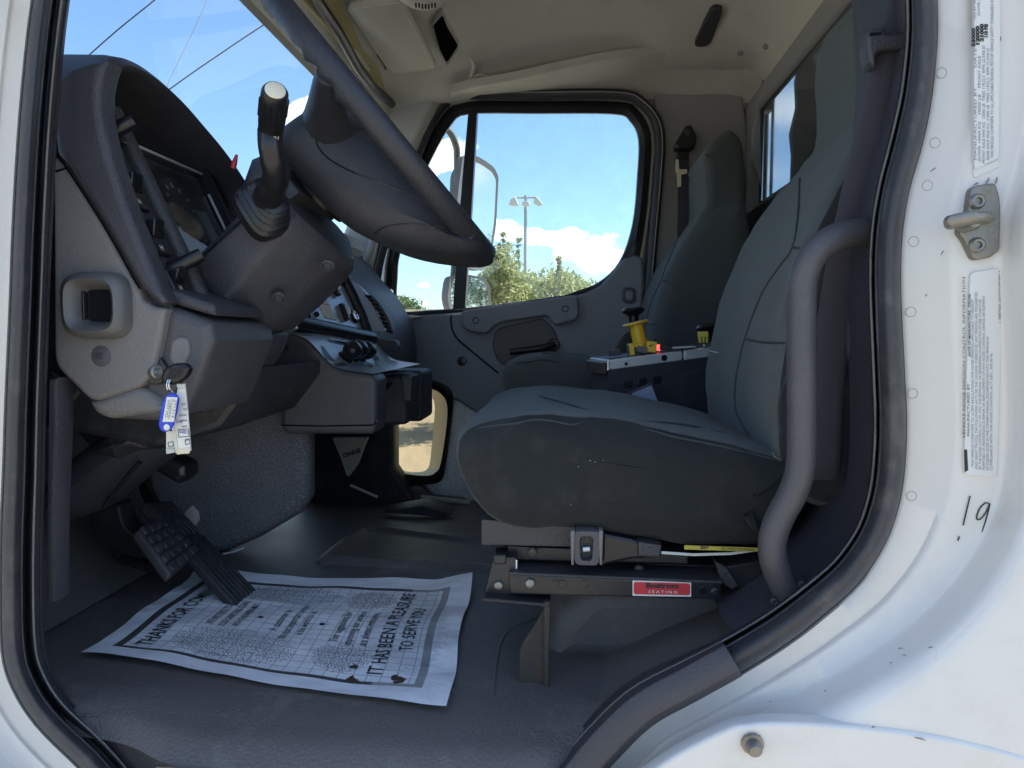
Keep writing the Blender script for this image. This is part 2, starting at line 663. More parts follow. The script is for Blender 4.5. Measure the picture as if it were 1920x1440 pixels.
material('rear_trim', (0.33, 0.333, 0.34), 0.8, 0.07, 5, grain=0.3, gscale=1100, dirt=(0.32, 0.31, 0.28), dirt_amt=0.2, dirt_scale=8)
material('carpet', (0.14, 0.138, 0.145), 1.0, 0.5, 8, grain=1.0, gscale=400, speck=(0.36, 0.37, 0.42), speck_amt=0.7, spec=0.05)
material('torn_foam', (0.62, 0.50, 0.48), 1.0, 0.2, 60, grain=0.8, gscale=300)
material('rubber_floor', (0.126, 0.114, 0.109), 0.45, 0.22, 4, grain=0.6, gscale=300, speck=(0.2, 0.2, 0.2), speck_amt=0.12, dirt=(0.25, 0.23, 0.215), dirt_amt=0.8, dirt_scale=6.5)
material('black_steel', (0.018, 0.0185, 0.021), 0.35, 0.2, 12, metal=0.0, grain=0.1, gscale=200, dirt=(0.06, 0.05, 0.042), dirt_amt=0.6, dirt_scale=26)
material('rusty_steel', (0.045, 0.038, 0.034), 0.7, 0.35, 30, grain=0.5, gscale=260, dirt=(0.17, 0.09, 0.06), dirt_amt=0.8, dirt_scale=22)
material('zinc', (0.26, 0.25, 0.225), 0.42, 0.2, 60, metal=0.7, grain=0.25, gscale=240, dirt=(0.22, 0.19, 0.13), dirt_amt=0.7, dirt_scale=45)
material('chrome', (0.8, 0.8, 0.8), 0.16, 0.05, 9, metal=1.0)
material('brushed_aluminium', (0.78, 0.79, 0.81), 0.38, 0.08, 30, metal=0.35, grain=0.1, gscale=500)
material('yellow_plastic', (0.90, 0.58, 0.035), 0.4, 0.08, 12, grain=0.1, gscale=500)
material('pale_yellow_plastic', (0.75, 0.66, 0.10), 0.45, 0.06)
material('red_plastic', (0.65, 0.05, 0.05), 0.4, 0.05)
material('red_lamp', (0.8, 0.02, 0.03), 0.3, 0.02, emit=(1.0, 0.05, 0.05), emit_s=1.6)
material('red_sticker', (0.58, 0.045, 0.05), 0.45, 0.12, 40)
material('blue_plastic', (0.02, 0.06, 0.62), 0.35, 0.04)
material('clear_sleeve', (0.55, 0.55, 0.5), 0.25, 0.1)
material('tag_paper', (0.78, 0.77, 0.70), 0.7, 0.05, 30)
material('cream_cap', (0.72, 0.66, 0.50), 0.5, 0.08, 50)
material('ink', (0.03, 0.03, 0.035), 0.7, 0.1)
material('faint_ink', (0.22, 0.23, 0.25), 0.7, 0.1)
material('blue_ink', (0.04, 0.05, 0.35), 0.7, 0.1)
material('white_ink', (0.8, 0.8, 0.8), 0.6, 0.02)
material('label_film', (0.72, 0.73, 0.72), 0.35, 0.03, 12)
material('belt_webbing', (0.05, 0.046, 0.062), 0.8, 0.1, 20, grain=0.5, gscale=1100, weave=1, sheen=0.15)
material('mirror_shell', (0.13, 0.125, 0.12), 0.45, 0.15, 20, metal=0.1)
material('silver_vinyl', (0.84, 0.85, 0.86), 0.5, 0.12, 12, grain=0.8, gscale=120, speck=(0.4, 0.41, 0.42), speck_amt=0.4)
material('cream_paint', (0.66, 0.62, 0.50), 0.4, 0.05, 8)
material('clean_white_plastic', (0.72, 0.72, 0.68), 0.4, 0.04)
material('screen_film', (0.30, 0.36, 0.52), 0.25, 0.05)
material('lens_black', (0.012, 0.013, 0.016), 0.12, 0.1)
material('silver_plate', (0.78, 0.76, 0.68), 0.4, 0.12, 40, metal=0.4, dirt=(0.3, 0.28, 0.24), dirt_amt=0.5, dirt_scale=50)
material('galvanised_pole', (0.36, 0.36, 0.35), 0.5, 0.1, 3, metal=0.3)
material('lamp_head_paint', (0.55, 0.54, 0.50), 0.5, 0.08)
material('bark', (0.16, 0.12, 0.09), 0.9, 0.3, 8, grain=0.8, gscale=30)
material('cable_black', (0.03, 0.03, 0.03), 0.6, 0.1)
material('polished_steel', (0.70, 0.71, 0.72), 0.13, 0.05, 2, metal=1.0, wrinkle=0.10, wscale=2.2)
material('grey_steel', (0.36, 0.40, 0.43), 0.45, 0.08, 3, metal=0.2)
material('dash_face', (0.045, 0.044, 0.047), 0.42, 0.1, 6, grain=0.6, gscale=420)
material('door_plastic', (0.215, 0.242, 0.282), 0.5, 0.07, 5, grain=0.6, gscale=420, dirt=(0.22, 0.22, 0.22), dirt_amt=0.15, dirt_scale=12)
material('wheel_rubber', (0.030, 0.032, 0.040), 0.5, 0.15, 7, grain=0.45, gscale=330, dirt=(0.09, 0.085, 0.08), dirt_amt=0.3, dirt_scale=12)
material('lining_plastic', (0.042, 0.042, 0.055), 0.6, 0.1, 5, grain=0.32, gscale=420, dirt=(0.1, 0.1, 0.11), dirt_amt=0.25, dirt_scale=20)
material('seal_rubber', (0.03, 0.032, 0.042), 0.45, 0.15, 9, grain=0.08, gscale=900, dirt=(0.07, 0.07, 0.075), dirt_amt=0.3, dirt_scale=22)
material('cavity_black', (0.006, 0.006, 0.007), 0.95, 0.1, spec=0.0)  # stands for the shade inside the overhead slot, also fills panel gaps
material('strip_yellow', (0.48, 0.40, 0.06), 0.5, 0.2, 40)
material('faint_ring', (0.44, 0.43, 0.40), 0.5, 0.15, 60)
glass('window_glass', dirt=0.05)
glass('windscreen_glass', dirt=0.01)
glass('dusty_glass', tint=(0.88, 0.83, 0.70), dirt=0.16)
glass('cluster_glass', tint=(0.8, 0.82, 0.83), dirt=0.03)
mm = bpy.data.materials.new('mirror_glass')
mm.use_nodes = True
t_ = NT(mm.node_tree)
t_.add('ShaderNodeOutputMaterial', ins={0: t_.add('ShaderNodeBsdfGlossy', ins={0: (0.62, 0.64, 0.66, 1), 'Roughness': 0.02}).outputs[0]})
M['mirror_glass'] = mm
# ------------------------------------------------------------------ ground
def structure(name, V, Fc, mat, **kw):
    o = mk(name, V, Fc, mat, None, **kw)
    o['kind'] = 'structure'
    return o


material('lot_surface', (0.27, 0.245, 0.20), 0.9, 0.12, 0.6, grain=0.5, gscale=60, dirt=(0.18, 0.165, 0.14), dirt_amt=0.5, dirt_scale=0.35)
g = 1500
structure('ground', [(-g, -g, 0), (g, -g, 0), (g, g, 0), (-g, g, 0)], [(0, 1, 2, 3)], M['lot_surface'], smooth=0)

# ------------------------------------------------------------------ the cab body
cab = Thing('truck_cab', 'white truck cab body around the open door with black rubber door seal', 'truck cab', (0, 1.5, 0.9))
YS = 0.735
CTRL = [  # x, y, seal width, painted jamb width (pixels)
    (62, 0, 36, 95), (100, -200, 36, 95), (230, -400, 40, 95), (600, -500, 44, 95), (1200, -500, 46, 100), (1600, -430, 48, 140), (1730, -250, 48, 180),
    (1758, 0, 49, 188), (1752, 150, 50, 190), (1733, 260, 52, 188), (1705, 360, 50, 188), (1692, 450, 50, 190), (1690, 550, 50, 192), (1697, 700, 51, 192),
    (1701, 800, 52, 190), (1695, 900, 52, 186), (1680, 970, 52, 170), (1655, 1030, 52, 150), (1610, 1095, 54, 128), (1550, 1150, 56, 112), (1480, 1205, 58, 100),
    (1390, 1262, 60, 92), (1300, 1312, 60, 90), (1220, 1357, 60, 90), (1150, 1425, 60, 92), (1080, 1500, 58, 95), (950, 1570, 50, 95), (700, 1600, 48, 95), (400, 1590, 46, 95),
    (250, 1540, 44, 95), (150, 1440, 44, 95), (70, 1360, 42, 95), (25, 1290, 42, 95), (5, 1220, 42, 95), (2, 1100, 41, 95), (3, 1000, 41, 95), (8, 880, 40, 95),
    (12, 760, 39, 95), (20, 580, 38, 95), (27, 400, 38, 95), (40, 200, 37, 95)]
SM = cr(CTRL_ := [Vector(c) for c in [(a, b, c_) for a, b, c_, d in CTRL]], 4, True)
SMO = cr([(a, b, d) for a, b, c_, d in CTRL], 4, True)
base = [(p.x, p.y) for p in SM]
WI = [p.z for p in SM]
WO = [p.z for p in SMO]
WK = [0.36 if (p[0] > 1000 and p[1] < 1300) else 1.15 if p[0] < 400 else 0.6 for p in base]     # the pinch trim is narrow at the rear edge
for _ in range(6):
    WK = [(WK[i - 1] + WK[i] + WK[(i + 1) % len(WK)]) / 3 for i in range(len(WK))]


def sring(f, Y, out=False, extra=0.0, push=None):
    if f > 1 and not out:
        d = [w_ * (1 + (f - 1) * k) + extra for w_, k in zip(WI, WK)]
    else:
        d = [(-(f * w_ + extra) if out else f * w_ + extra) for w_ in (WO if out else WI)]
    q = offset2(base, d)
    return [P(x, y, Y if push is None else Y + push(i)) for i, (x, y) in enumerate(q)]


# white side panel with its recessed jamb
rings = [sring(0.02, YS + 0.012), sring(0, YS + 0.000, True), sring(0.05, YS - 0.003, True), sring(0.40, YS - 0.0035, True), sring(0.46, YS - 0.0085, True), sring(0.52, YS - 0.010, True), sring(0.9, YS - 0.011, True), sring(1.0, YS - 0.016, True), sring(1.0, YS - 0.024, True, 12),
         sring(1.0, YS - 0.038, True, 28), sring(1.0, YS - 0.052, True, 52), sring(1.0, YS - 0.059, True, 80), sring(1.0, YS - 0.061, True, 110)]
last = rings[-1]
cx = sum(p.x for p in last) / len(last)
cz = sum(p.z for p in last) / len(last)
rings.append([Vector((cx + (p.x - cx) * 1.35, p.y - 0.004, cz + (p.z - cz) * 1.35)) for p in last])
rings.append([Vector((cx + (p.x - cx) * 1.9, p.y - 0.0, cz + (p.z - cz) * 1.6)) for p in last])
V, Fc = loft(rings, True, False)
side = mk('side_panel', V, Fc, M['white_paint'], cab, smooth=60)
# round paint plugs of the jamb
for x, y in [(1757, 137), (1745, 268), (1731, 348), (1705, 453), (1700, 585), (1703, 738), (1701, 930)]:
    c = P(x + 8, y, YS - 0.003)
    tube('plug_ring', [c + Vector((.0048 * math.cos(2 * math.pi * k / 24), -.0002, .0048 * math.sin(2 * math.pi * k / 24))) for k in range(24)], .00045, M['faint_ring'], side, n=5, closed=True, smooth=60)
# the black seal
prof = [(0.0, .016), (0.03, -0.006), (0.14, -0.022), (0.36, -0.031), (0.62, -0.029), (0.85, -0.018), (0.98, -0.004), (1.02, 0.012)]
prof = [(q_.x, q_.y) for q_ in cr(prof, 3)]
V, Fc = loft([sring(f, YS + y) for f, y in prof], True, False)
mk('door_seal', V, Fc, M['black_rubber'], cab, smooth=60)
# inner pinch trim: groove, ridge, flange
prof = [(0.98, 0.014), (1.12, 0.022), (1.2, 0.012), (1.32, 0.004), (1.42, 0.006), (1.5, 0.02), (1.62, 0.028), (1.72, 0.03), (1.8, 0.06)]
prof = [(q_.x, q_.y) for q_ in cr(prof, 2)]
V, Fc = loft([sring(f, YS + y) for f, y in prof], True, False)
mk('pinch_trim', V, Fc, M['dark_plastic'], cab, smooth=45)
tube('trim_highlight', sring(1.40, YS + .0035), .0012, M['grey_plastic'], cab, n=6, closed=True, smooth=60)  # paler line painting the highlight along the trim ridge
tube('seal_lip', sring(.93, YS - .0125), .0014, M['dark_plastic'], cab, n=6, closed=True, smooth=60)
# sill scuff cover over the lower part of the seal
idx = [i for i, p in enumerate(base) if 880 < p[0] < 1392 and p[1] > 1200]
rs = []
for f, y in [(-0.02, 0.0), (-0.04, -0.03), (0.15, -0.043), (0.6, -0.042), (1.0, -0.034), (1.18, -0.015), (1.30, 0.005), (1.36, 0.03)]:
    rr_ = sring(f, YS + y)
    rs.append([rr_[i] for i in idx])
V, Fc = loft(list(zip(*rs)), False, False)
mk('sill_cover', V, Fc, M['dark_plastic'], cab, smooth=50, solid=0.003, bevel=0.0015)
# inner lining behind the rear edge of the opening
idx = [i for i, p in enumerate(base) if p[0] > 1392 and p[1] > -440 and not (p[1] < -300 and p[0] < 1500)]
n0 = sring(1.78, YS + 0.05)
rs = []
for k, (dy, dx) in enumerate([(0, 0), (0.03, -0.004), (0.10, 0.0), (0.2, 0.03), (0.30, 0.12), (0.34, 0.24)]):
    rs.append([n0[i] + Vector((dx, dy, 0)) for i in idx])
V, Fc = loft(rs, False, False)
mk('pillar_lining', V, Fc, M['lining_plastic'], cab, smooth=50)
# retractor bulge on that lining
lathe('retractor_cover', P(1640, 612, 0.80) + Vector((0.012, 0.075, 0)), (-1, 0, 0), [(0.07, -0.01), (0.068, 0.012), (0.055, 0.026), (0.035, 0.032), (0, 0.034)], M['lining_plastic'], cab, n=28)
cyl('anchor_bolt', P(1497, 1060, 0.86), P(1497, 1060, 0.86) + Vector((0, -0.02, 0)), 0.0115, M['zinc'], cab, n=14, bevel=0.003)
cyl('anchor_socket', P(1502, 1064, 0.845), P(1502, 1064, 0.845) + Vector((0, -0.012, 0)), 0.006, M['black_steel'], cab, n=6)

# lower step fairing with arched top edge and its bolt
arch = cr([(1040, 1600), (1150, 1500), (1250, 1428), (1300, 1399), (1340, 1379), (1378, 1363), (1400, 1360), (1450, 1355), (1550, 1358), (1700, 1373), (1800, 1390), (1920, 1420), (2100, 1485), (2300, 1600)], 4)
YF = YS - 0.066
poly = XZ([(p.x, p.y) for p in arch] + [(2300, 2600), (1040, 2600)], YF)
fair = puff('step_fairing', poly, YF, YF + 0.02, 0.004, M['white_paint'], cab, n=3, smooth=50)
b0 = P(1410, 1392, YF - 0.0)
lathe('bolt_head', b0, (0, -1, -0.1), [(0.0105, 0), (0.0105, 0.004), (0.0075, 0.0045), (0.007, 0.012), (0.0055, 0.014), (0, 0.0142)], M['zinc'], fair, n=12)

# latch striker on the jamb
YJ = YS - 0.0105
plate = slab('striker_plate', [(1812, 352), (1858, 345), (1866, 372), (1868, 395), (1866, 470), (1850, 484), (1818, 490), (1800, 452), (1790, 440), (1792, 418), (1806, 400)], YJ, YJ - 0.008, YJ + 0.004, M['zinc'], cab, r=0.002, round_=0.3, n=2)
for x, y in [(1831, 378), (1831, 460)]:
    lathe('screw', P(x, y, YJ - 0.008), (0, -1, 0), [(0.0074, -.002), (0.0074, 0.002), (0.0056, 0.004), (0.0035, 0.0038), (0.003, 0.0012), (0, 0.001)], M['zinc'], plate, n=16)
hook = [P(1858, 408, YJ - 0.008), P(1856, 408, YJ - 0.02), P(1835, 408, YJ - 0.03), P(1800, 412, YJ - 0.032), P(1772, 420, YJ - 0.03)]
tube('latch_hook', cr(hook, 5), [0.0055] * 6 + [0.006] * 6 + [0.0075] * 6 + [0.0078, 0.007, 0.005], M['zinc'], plate, n=12, flat=0.8)
lathe('hook_boss', P(1806, 420, YJ - 0.006), (0, -1, 0.0), [(0.0085, 0), (0.0085, 0.016), (0.006, 0.02), (0, 0.0205)], M['zinc'], plate, n=14)

# stickers on the jamb
mm_px = YJ / F     # metres per pixel on the jamb


def sticker(name, px, lines, label):
    Yk = YJ + 0.001
    s_ = slab(name, px, Yk, YJ - 0.0035, YJ + 0.001, M['label_film'], cab, r=0.0004, round_=0.12, n=1, label=label)
    for text, x, y, length, size, ink, bold in lines:
        lettering('print', text, size * mm_px, M[ink], s_, P(x, y, YJ - 0.0040), P(x + 0.0, y - 100, YJ) - P(x, y, YJ), (-1, 0, 0.06), width=length * mm_px, bold=bold)
    return s_


E1 = "VEHICLE NOISE EMISSION CONTROL INFORMATION"
L2 = [
    (E1, 1810, 822, 288, 7, 'ink', 0), ("MANUFACTURED BY", 1818, 818, 95, 6, 'ink', 0), ("DATE OF MANUFACTURE   DEC/06", 1820, 668, 110, 6, 'ink', 0.00005),
    ("THIS VEHICLE CONFORMS TO US EPA REGULATIONS FOR NOISE EMISSION APPLICABLE TO MEDIUM", 1826, 876, 300, 6.5, 'faint_ink', 0),
    ("AND HEAVY TRUCKS. THE FOLLOWING ACTS OR THE CAUSING THEREOF BY ANY PERSON ARE PROHIBITED", 1833, 880, 318, 6.5, 'faint_ink', 0),
    ("BY THE NOISE CONTROL ACT OF 1972. THE REMOVAL OR RENDERING INOPERATIVE OTHER THAN FOR", 1840, 880, 305, 6.5, 'faint_ink', 0),
    ("PURPOSES OF MAINTENANCE REPAIR OR REPLACEMENT OF ANY NOISE CONTROL DEVICE OR ELEMENT", 1847, 881, 312, 6.5, 'faint_ink', 0),
    ("OF DESIGN LISTED IN THE OWNERS MANUAL INCORPORATED INTO THIS VEHICLE IN", 1854, 882, 240, 6.5, 'faint_ink', 0),
    ("COMPLIANCE WITH THE NOISE CONTROL ACT (SEC. 205 65-4)", 1861, 882, 210, 6.5, 'faint_ink', 0),
    ("1  PART NO. 24-01272-009 REV A", 1877, 605, 92, 6, 'ink', 0)]
st = sticker('rating_sticker', [(1815, 512), (1876, 502), (1870, 700), (1864, 894), (1803, 888), (1808, 700)], L2, 'white noise emission sticker below the striker')
slab('sticker_emblem', [(1804, 842), (1809, 842), (1811, 880), (1805, 884)], YJ, YJ - 0.0044, YJ - 0.003, M['ink'], st, r=0.0003, n=1)
L1 = [
    ("MANUFACTURED BY         DATE", 1831, 300, 190, 6.5, 'faint_ink', 0), ("GVWR 14969 KG    33000 LB    FRONT AXLE", 1839, 303, 180, 6.5, 'faint_ink', 0),
    ("FRONT AXLE 5443 KG  12000 LB  TIRES 11R22.5  RIMS 22.5X8.25", 1847, 306, 200, 6.5, 'faint_ink', 0),
    ("REAR AXLE 9526 KG  21000 LB  TIRES 11R22.5  RIMS 22.5X8.25", 1855, 300, 190, 6.5, 'faint_ink', 0),
    ("THIS VEHICLE CONFORMS TO ALL APPLICABLE FEDERAL MOTOR VEHICLE SAFETY STANDARDS IN EFFECT", 1863, 296, 290, 7, 'faint_ink', 0),
    ("33000", 1828, 88, 32, 8, 'ink', 0.0003), ("12000", 1836, 84, 32, 8, 'ink', 0.0003), ("21000", 1844, 78, 30, 8, 'ink', 0.0003), ("110 PSI", 1852, 70, 22, 8, 'ink', 0.0003),
    ("MFD BY TRUCKS LLC", 1830, 36, 60, 6.5, 'faint_ink', 0), ("GVWR / PNBV", 1838, 30, 50, 6.5, 'faint_ink', 0)]
sticker('rating_sticker', [(1822, -80), (1872, -90), (1868, 298), (1824, 320), (1821, 300)], L1, 'long white certification sticker above the striker')
slab('sticker_edge', [(1822, 318), (1872, 300), (1876, 312), (1826, 334)], YJ, YJ - 0.0012, YJ + 0.001, M['label_film'], cab, r=0.0003, n=1)
# the hand written number
for pts in ([(1819, 930), (1813, 955), (1806, 985)], [(1799, 1006), (1796, 1014)], [(1855, 945), (1848, 943), (1838, 952), (1832, 966), (1832, 974), (1840, 972), (1850, 958), (1856, 944), (1850, 970), (1843, 992), (1838, 1010)]):
    tube('marker_number', [P(x, y, YJ - 0.0018) for x, y in cr(pts, 4)], 0.00065, M['ink'], cab, n=6)
# small paint chips and scuffs
for x, y, l, a in [(1735, 556, 5, 60), (1744, 322, 14, 35), (1872, 60, 18, 85), (1874, 80, 12, 80), (1764, 478, 10, 60), (1684, 1217, 9, 10), (1692, 1228, 8, -20), (1740, 1215, 10, 10), (1668, 1243, 4, 0), (1715, 1383, 22, -15),
                   (1634, 1364, 7, 10), (1545, 1296, 4, 0), (1442, 1316, 4, 0), (1848, 345, 14, 60), (1826, 347, 10, 30), (1866, 345, 14, 75)]:
    a = R(a)
    Yc_ = YJ - 0.002 if y < 1200 else YS - 0.0685
    p0, p1 = P(x, y, Yc_), P(x + l * math.cos(a), y - l * math.sin(a), Yc_)
    tube('paint_chip', [p0, (p0 + p1) / 2 + Vector((0.0004, 0, 0.0005)), p1], [0.0004, 0.0008, 0.0003], M['faint_ink'], cab, n=5)

# ------------------------------------------------------------------ floor
ZF = 1.17
grid = []
for X in (-1.0, -0.75, -0.5, -0.25, 0.0, 0.3, 0.62):
    row = []
    for Y in (0.755, 0.79, 0.9, 1.1, 1.3, 1.5, 1.8, 2.1, 2.42):
        z = ZF - 0.125 * max(0, Y - 1.3) - (0.012 if Y < 0.78 else 0)
        row.append((X, Y, z))
    grid.append(row)
floor = sheet('cab_floor', grid, M['rubber_floor'], cab, per=4, smooth=60)
SR = [(-.64, .748), (-.54, .742), (-.48, .728), (-.42, .70), (-.34, .69), (-.2, .69), (-.04, .69), (.03, .735), (.1, .76)]
sheet('sill_step', [[(X, y0 + (.80 - y0) * f_, ZF + z) for f_, z in ((0, -.03), (.25, -.012), (.5, -.005), (.72, -.001), (1, .0012))] for X, y0 in SR], M['rubber_floor'], cab, per=4, smooth=70)
sheet('sill_apron', [[(X, .692, ZF - .028), (X, .694, ZF - .07), (X, .705, ZF - .16)] for X in (-.43, -.3, -.1, .02)], M['rubber_floor'], cab, per=3, smooth=70)
sheet('sill_riser', [[(X, .757, ZF - .010), (X, .754, ZF - .05), (X, .750, ZF - .15)] for X in (-.66, -.55, -.45, -.36)], M['rubber_floor'], cab, per=3, smooth=70)


def PF(px, py, lift=0.0):
    """where the ray through a pixel meets the gently sloping cab floor"""
    z = ZF
    for _ in range(8):
        p = PZ(px, py, z + lift)
        z = ZF - .125 * max(0, p.y - 1.3)
    return p


for nm, pts in [('mat_ridge', [(1008, 1160), (960, 1180), (940, 1205), (930, 1250), (925, 1310)]), ('mat_ridge', [(905, 1052), (1000, 1075), (1100, 1090)])]:
    tube(nm, [PF(p.x, p.y, -.0015) for p in cr(pts, 4)], .0034, M['rubber_floor'], cab, n=8, smooth=70)
# moulded rectangle in the mat
q = [PF(x, y, 0.012) for x, y in [(612, 1036), (668, 993), (690, 988), (720, 987), (905, 1010), (1000, 1020), (1000, 1066), (905, 1057), (760, 1051), (655, 1045), (622, 1042)]]
q2 = [(p.x, p.y) for p in q]
q2 = [(a.x, a.y) for a in cr(q2, 4, True)]
rr_ = []
for d, z in [(-0.035, -0.012), (-0.012, 0.004), (0.0, 0.012), (0.012, 0.012), (0.02, 0.005), (0.05, 0.003)]:
    rr_.append([(x, y, ZF - .125 * max(0, y - 1.3) + z) for x, y in offset2(q2, d)])
V, Fc = loft(rr_, True, False)
Fc.append(tuple(range(len(V) - len(q2), len(V))))
mk('mat_pad', V, Fc, M['rubber_floor'], cab, smooth=60)
# seat pedestal under the mat
ped = rnd([(-0.03, ZF - 0.02), (-0.015, ZF + 0.05), (0.03, ZF + 0.10), (0.62, ZF + 0.11), (0.62, ZF - 0.02)], 0.35, 4)
puff('seat_pedestal', ped, 0.93, 1.36, 0.035, M['rubber_floor'], cab, n=5, smooth=70)
# ramp of the mat rising to the rear corner
grid = []
for X, dz in [(-.10, (-.04, -.04, -.04, -.04)), (-.02, (-.022, -.022, -.022, -.022)), (.06, (.014, .010, .006, 0)), (.137, (.072, .058, .046, .036)), (.19, (.104, .085, .07, .06)), (.25, (.15, .12, .10, .09)), (.36, (.21, .17, .13, .115))]:
    grid.append([(X, Y, ZF + z) for Y, z in zip((.752, .80, .87, 1.0), dz)])
sheet('mat_ramp', grid, M['rubber_floor'], cab, per=6, smooth=70)

# grit trodden into the mat
random.seed(21)
gv, gf = [], []
for _ in range(190):
    X, Y = random.uniform(-.6, .12), .73 + .9 * random.random() ** 1.5
    z = ZF - .125 * max(0, Y - 1.3) + (.001 if Y < .81 else 0)
    s = random.uniform(.0004, .0011) * (1.8 if random.random() < .06 else 1)
    a_ = random.uniform(0, 3.1)
    k = len(gv)
    c_, n_ = math.cos(a_) * s, math.sin(a_) * s
    gv += [(X + c_, Y + n_, z - .001), (X - n_, Y + c_, z - .001), (X - c_, Y - n_, z - .001), (X + n_, Y - c_, z - .001), (X, Y, z + s * .8)]
    gf += [(k, k + 1, k + 4), (k + 1, k + 2, k + 4), (k + 2, k + 3, k + 4), (k + 3, k, k + 4)]
gr = mk('floor_grit', gv, gf, M['vent_plastic'], cab, smooth=0)
gr[0]['kind'] = 'stuff'

# carpeted engine tunnel and firewall
tun = XZ([(150, 880), (240, 800), (330, 760), (400, 700), (560, 690), (575, 760), (576, 935), (560, 965), (480, 1012), (415, 1040), (240, 1050), (150, 1040)], 1.32)
puff('carpeted_tunnel', rnd(tun, 0.12, 3), 1.32, 1.385, 0.025, M['carpet'], cab, n=4, smooth=70)
grid = [[(-1.0, 0.75, 1.1), (-1.0, 1.3, 1.1), (-1.0, 2.4, 1.1)], [(-1.02, 0.75, 1.5), (-1.02, 1.3, 1.5), (-1.02, 2.4, 1.5)], [(-1.0, 0.75, 1.78), (-1.0, 1.3, 1.78), (-1.0, 2.4, 1.78)]]
sheet('firewall', grid, M['black_rubber'], cab, per=3)
sheet('toe_board', [[(-1.0, 0.74, 1.42), (-1.0, 1.36, 1.42)], [(-0.86, 0.74, 1.26), (-0.86, 1.36, 1.26)], [(-0.74, 0.74, ZF + 0.004), (-0.74, 1.36, ZF + 0.004)]], M['rubber_floor'], cab, per=4, smooth=70)
puff('torn_patch', [(a, b) for a, b in XZ([(362, 948), (372, 960), (374, 975), (368, 985), (350, 970), (346, 962), (356, 950)], 1.318)], 1.312, 1.324, 0.004, M['torn_foam'], cab, n=2)
tube('carpet_binding', [P(x, y, 1.318) for x, y in [(418, 1039), (440, 1034), (458, 1027)]], 0.0022, M['white_ink'], cab, n=6)
# side kick panel in the near foot well, and the dark gap above it
slab('kick_panel', [(90, 712), (107, 708), (108, 800), (102, 960), (100, 1130), (84, 1130)], 0.80, 0.80, 0.83, M['dark_plastic'], cab, r=0.004)
slab('pedal_bracket', [(170, 955), (230, 940), (240, 985), (300, 1030), (290, 1055), (215, 1030), (180, 985)], 1.1, 1.09, 1.13, M['black_steel'], cab, r=0.005, round_=0.3)
tube('bracket_rod', [P(118, 1030, 1.2), P(300, 1030, 1.2)], 0.006, M['black_steel'], cab)
slab('floor_brace', [(152, 1040), (232, 1040), (226, 1052), (150, 1058)], 1.22, 1.22, 1.26, M['cream_paint'], cab, r=0.003)

# ------------------------------------------------------------------ roof lining
YC = [0.74, 0.85, 1.05, 1.55, 2.0, 2.16, 2.26, 2.335]
WC = [0.0, 0.3, 0.9, 1.0, 0.92, 0.50, 0.14, 0.0]
XR = [(-0.66, .67, .655), (-0.5, .765, .70), (-0.36, .80, .725), (-0.25, .86, .745), (-0.1, .915, .765), (0.1, .945, .78), (0.3, .945, .79), (0.43, .925, .795), (0.52, .87, .79), (0.57, .80, .785), (0.6, .74, .77)]
grid = [[(X, Y, 1.6 + ze + (zc - ze) * w_) for Y, w_ in zip(YC, WC)] for X, zc, ze in XR]
liner = sheet('headliner', grid, M['headliner'], cab, per=5, smooth=80)


def liner_z(X, Y):
    def it(xs, ys, x):
        for a in range(len(xs) - 1):
            if xs[a] <= x <= xs[a + 1]:
                t = (x - xs[a]) / (xs[a + 1] - xs[a])
                return ys[a] + (ys[a + 1] - ys[a]) * t
        return ys[-1] if x > xs[-1] else ys[0]
    w_ = it(YC, WC, Y)
    ze = it([r_[0] for r_ in XR], [r_[2] for r_ in XR], X)
    zc = it([r_[0] for r_ in XR], [r_[1] for r_ in XR], X)
    return 1.6 + ze + (zc - ze) * w_


def PL(px, py, dz=0.0):
    """where the ray through a pixel meets the roof lining"""
    lo, hi = 0.9, 2.33
    best = None
    for k in range(300):
        Y = lo + (hi - lo) * k / 299
        p = P(px, py, Y)
        if p.z >= liner_z(p.x, Y) - dz:
            best = p
            break
    return best if best else P(px, py, hi)


# the fascia above the far door, with its sharp lower fold
FA = [((845, 176), (848, 186)), ((880, 166), (880, 186)), ((960, 152), (960, 186)), ((1050, 132), (1050, 186)), ((1150, 112), (1150, 186)), ((1250, 98), (1250, 186)), ((1345, 96), (1345, 190)), ((1430, 100), (1430, 196))]
rows = []
for (a, b_) in FA:
    p0, p1 = P(*a, 2.19), P(*b_, 2.345)
    if 1200 < a[0] < 1400:
        p0 = PL(*a) + Vector((0, 0, -.004 if a[0] < 1300 else .03))
    rows.append([p0 + Vector((0, -.012, .022)), p0 + Vector((0, -.004, .004)), p0, p0.lerp(p1, .3) + Vector((0, .012, 0)), p0.lerp(p1, .7) + Vector((0, .008, 0)), p1])
sheet('header_fascia', rows, M['headliner'], cab, per=4, smooth=50)
slab('far_header', [(690, 60), (1450, 30), (1450, 205), (1226, 205), (1000, 181), (860, 181), (700, 250)], 2.345, 2.345, 2.40, M['rear_trim'], cab, r=0.004, n=1)
puff('bounce_bonnet', [(-1.08, 1.66), (-1.3, 1.645), (-2.3, 1.52), (-2.5, 1.40), (-2.5, .8), (-1.05, .8)], .80, 2.32, .08, M['white_paint'], cab, n=4, smooth=60)  # out of view, added to bounce sunlight up onto the windscreen header
# white roof skin above
box('roof_skin', (-0.02, 1.54, 2.66), (1.42, 1.74, 0.03), M['white_paint'], cab, bevel=0.01)
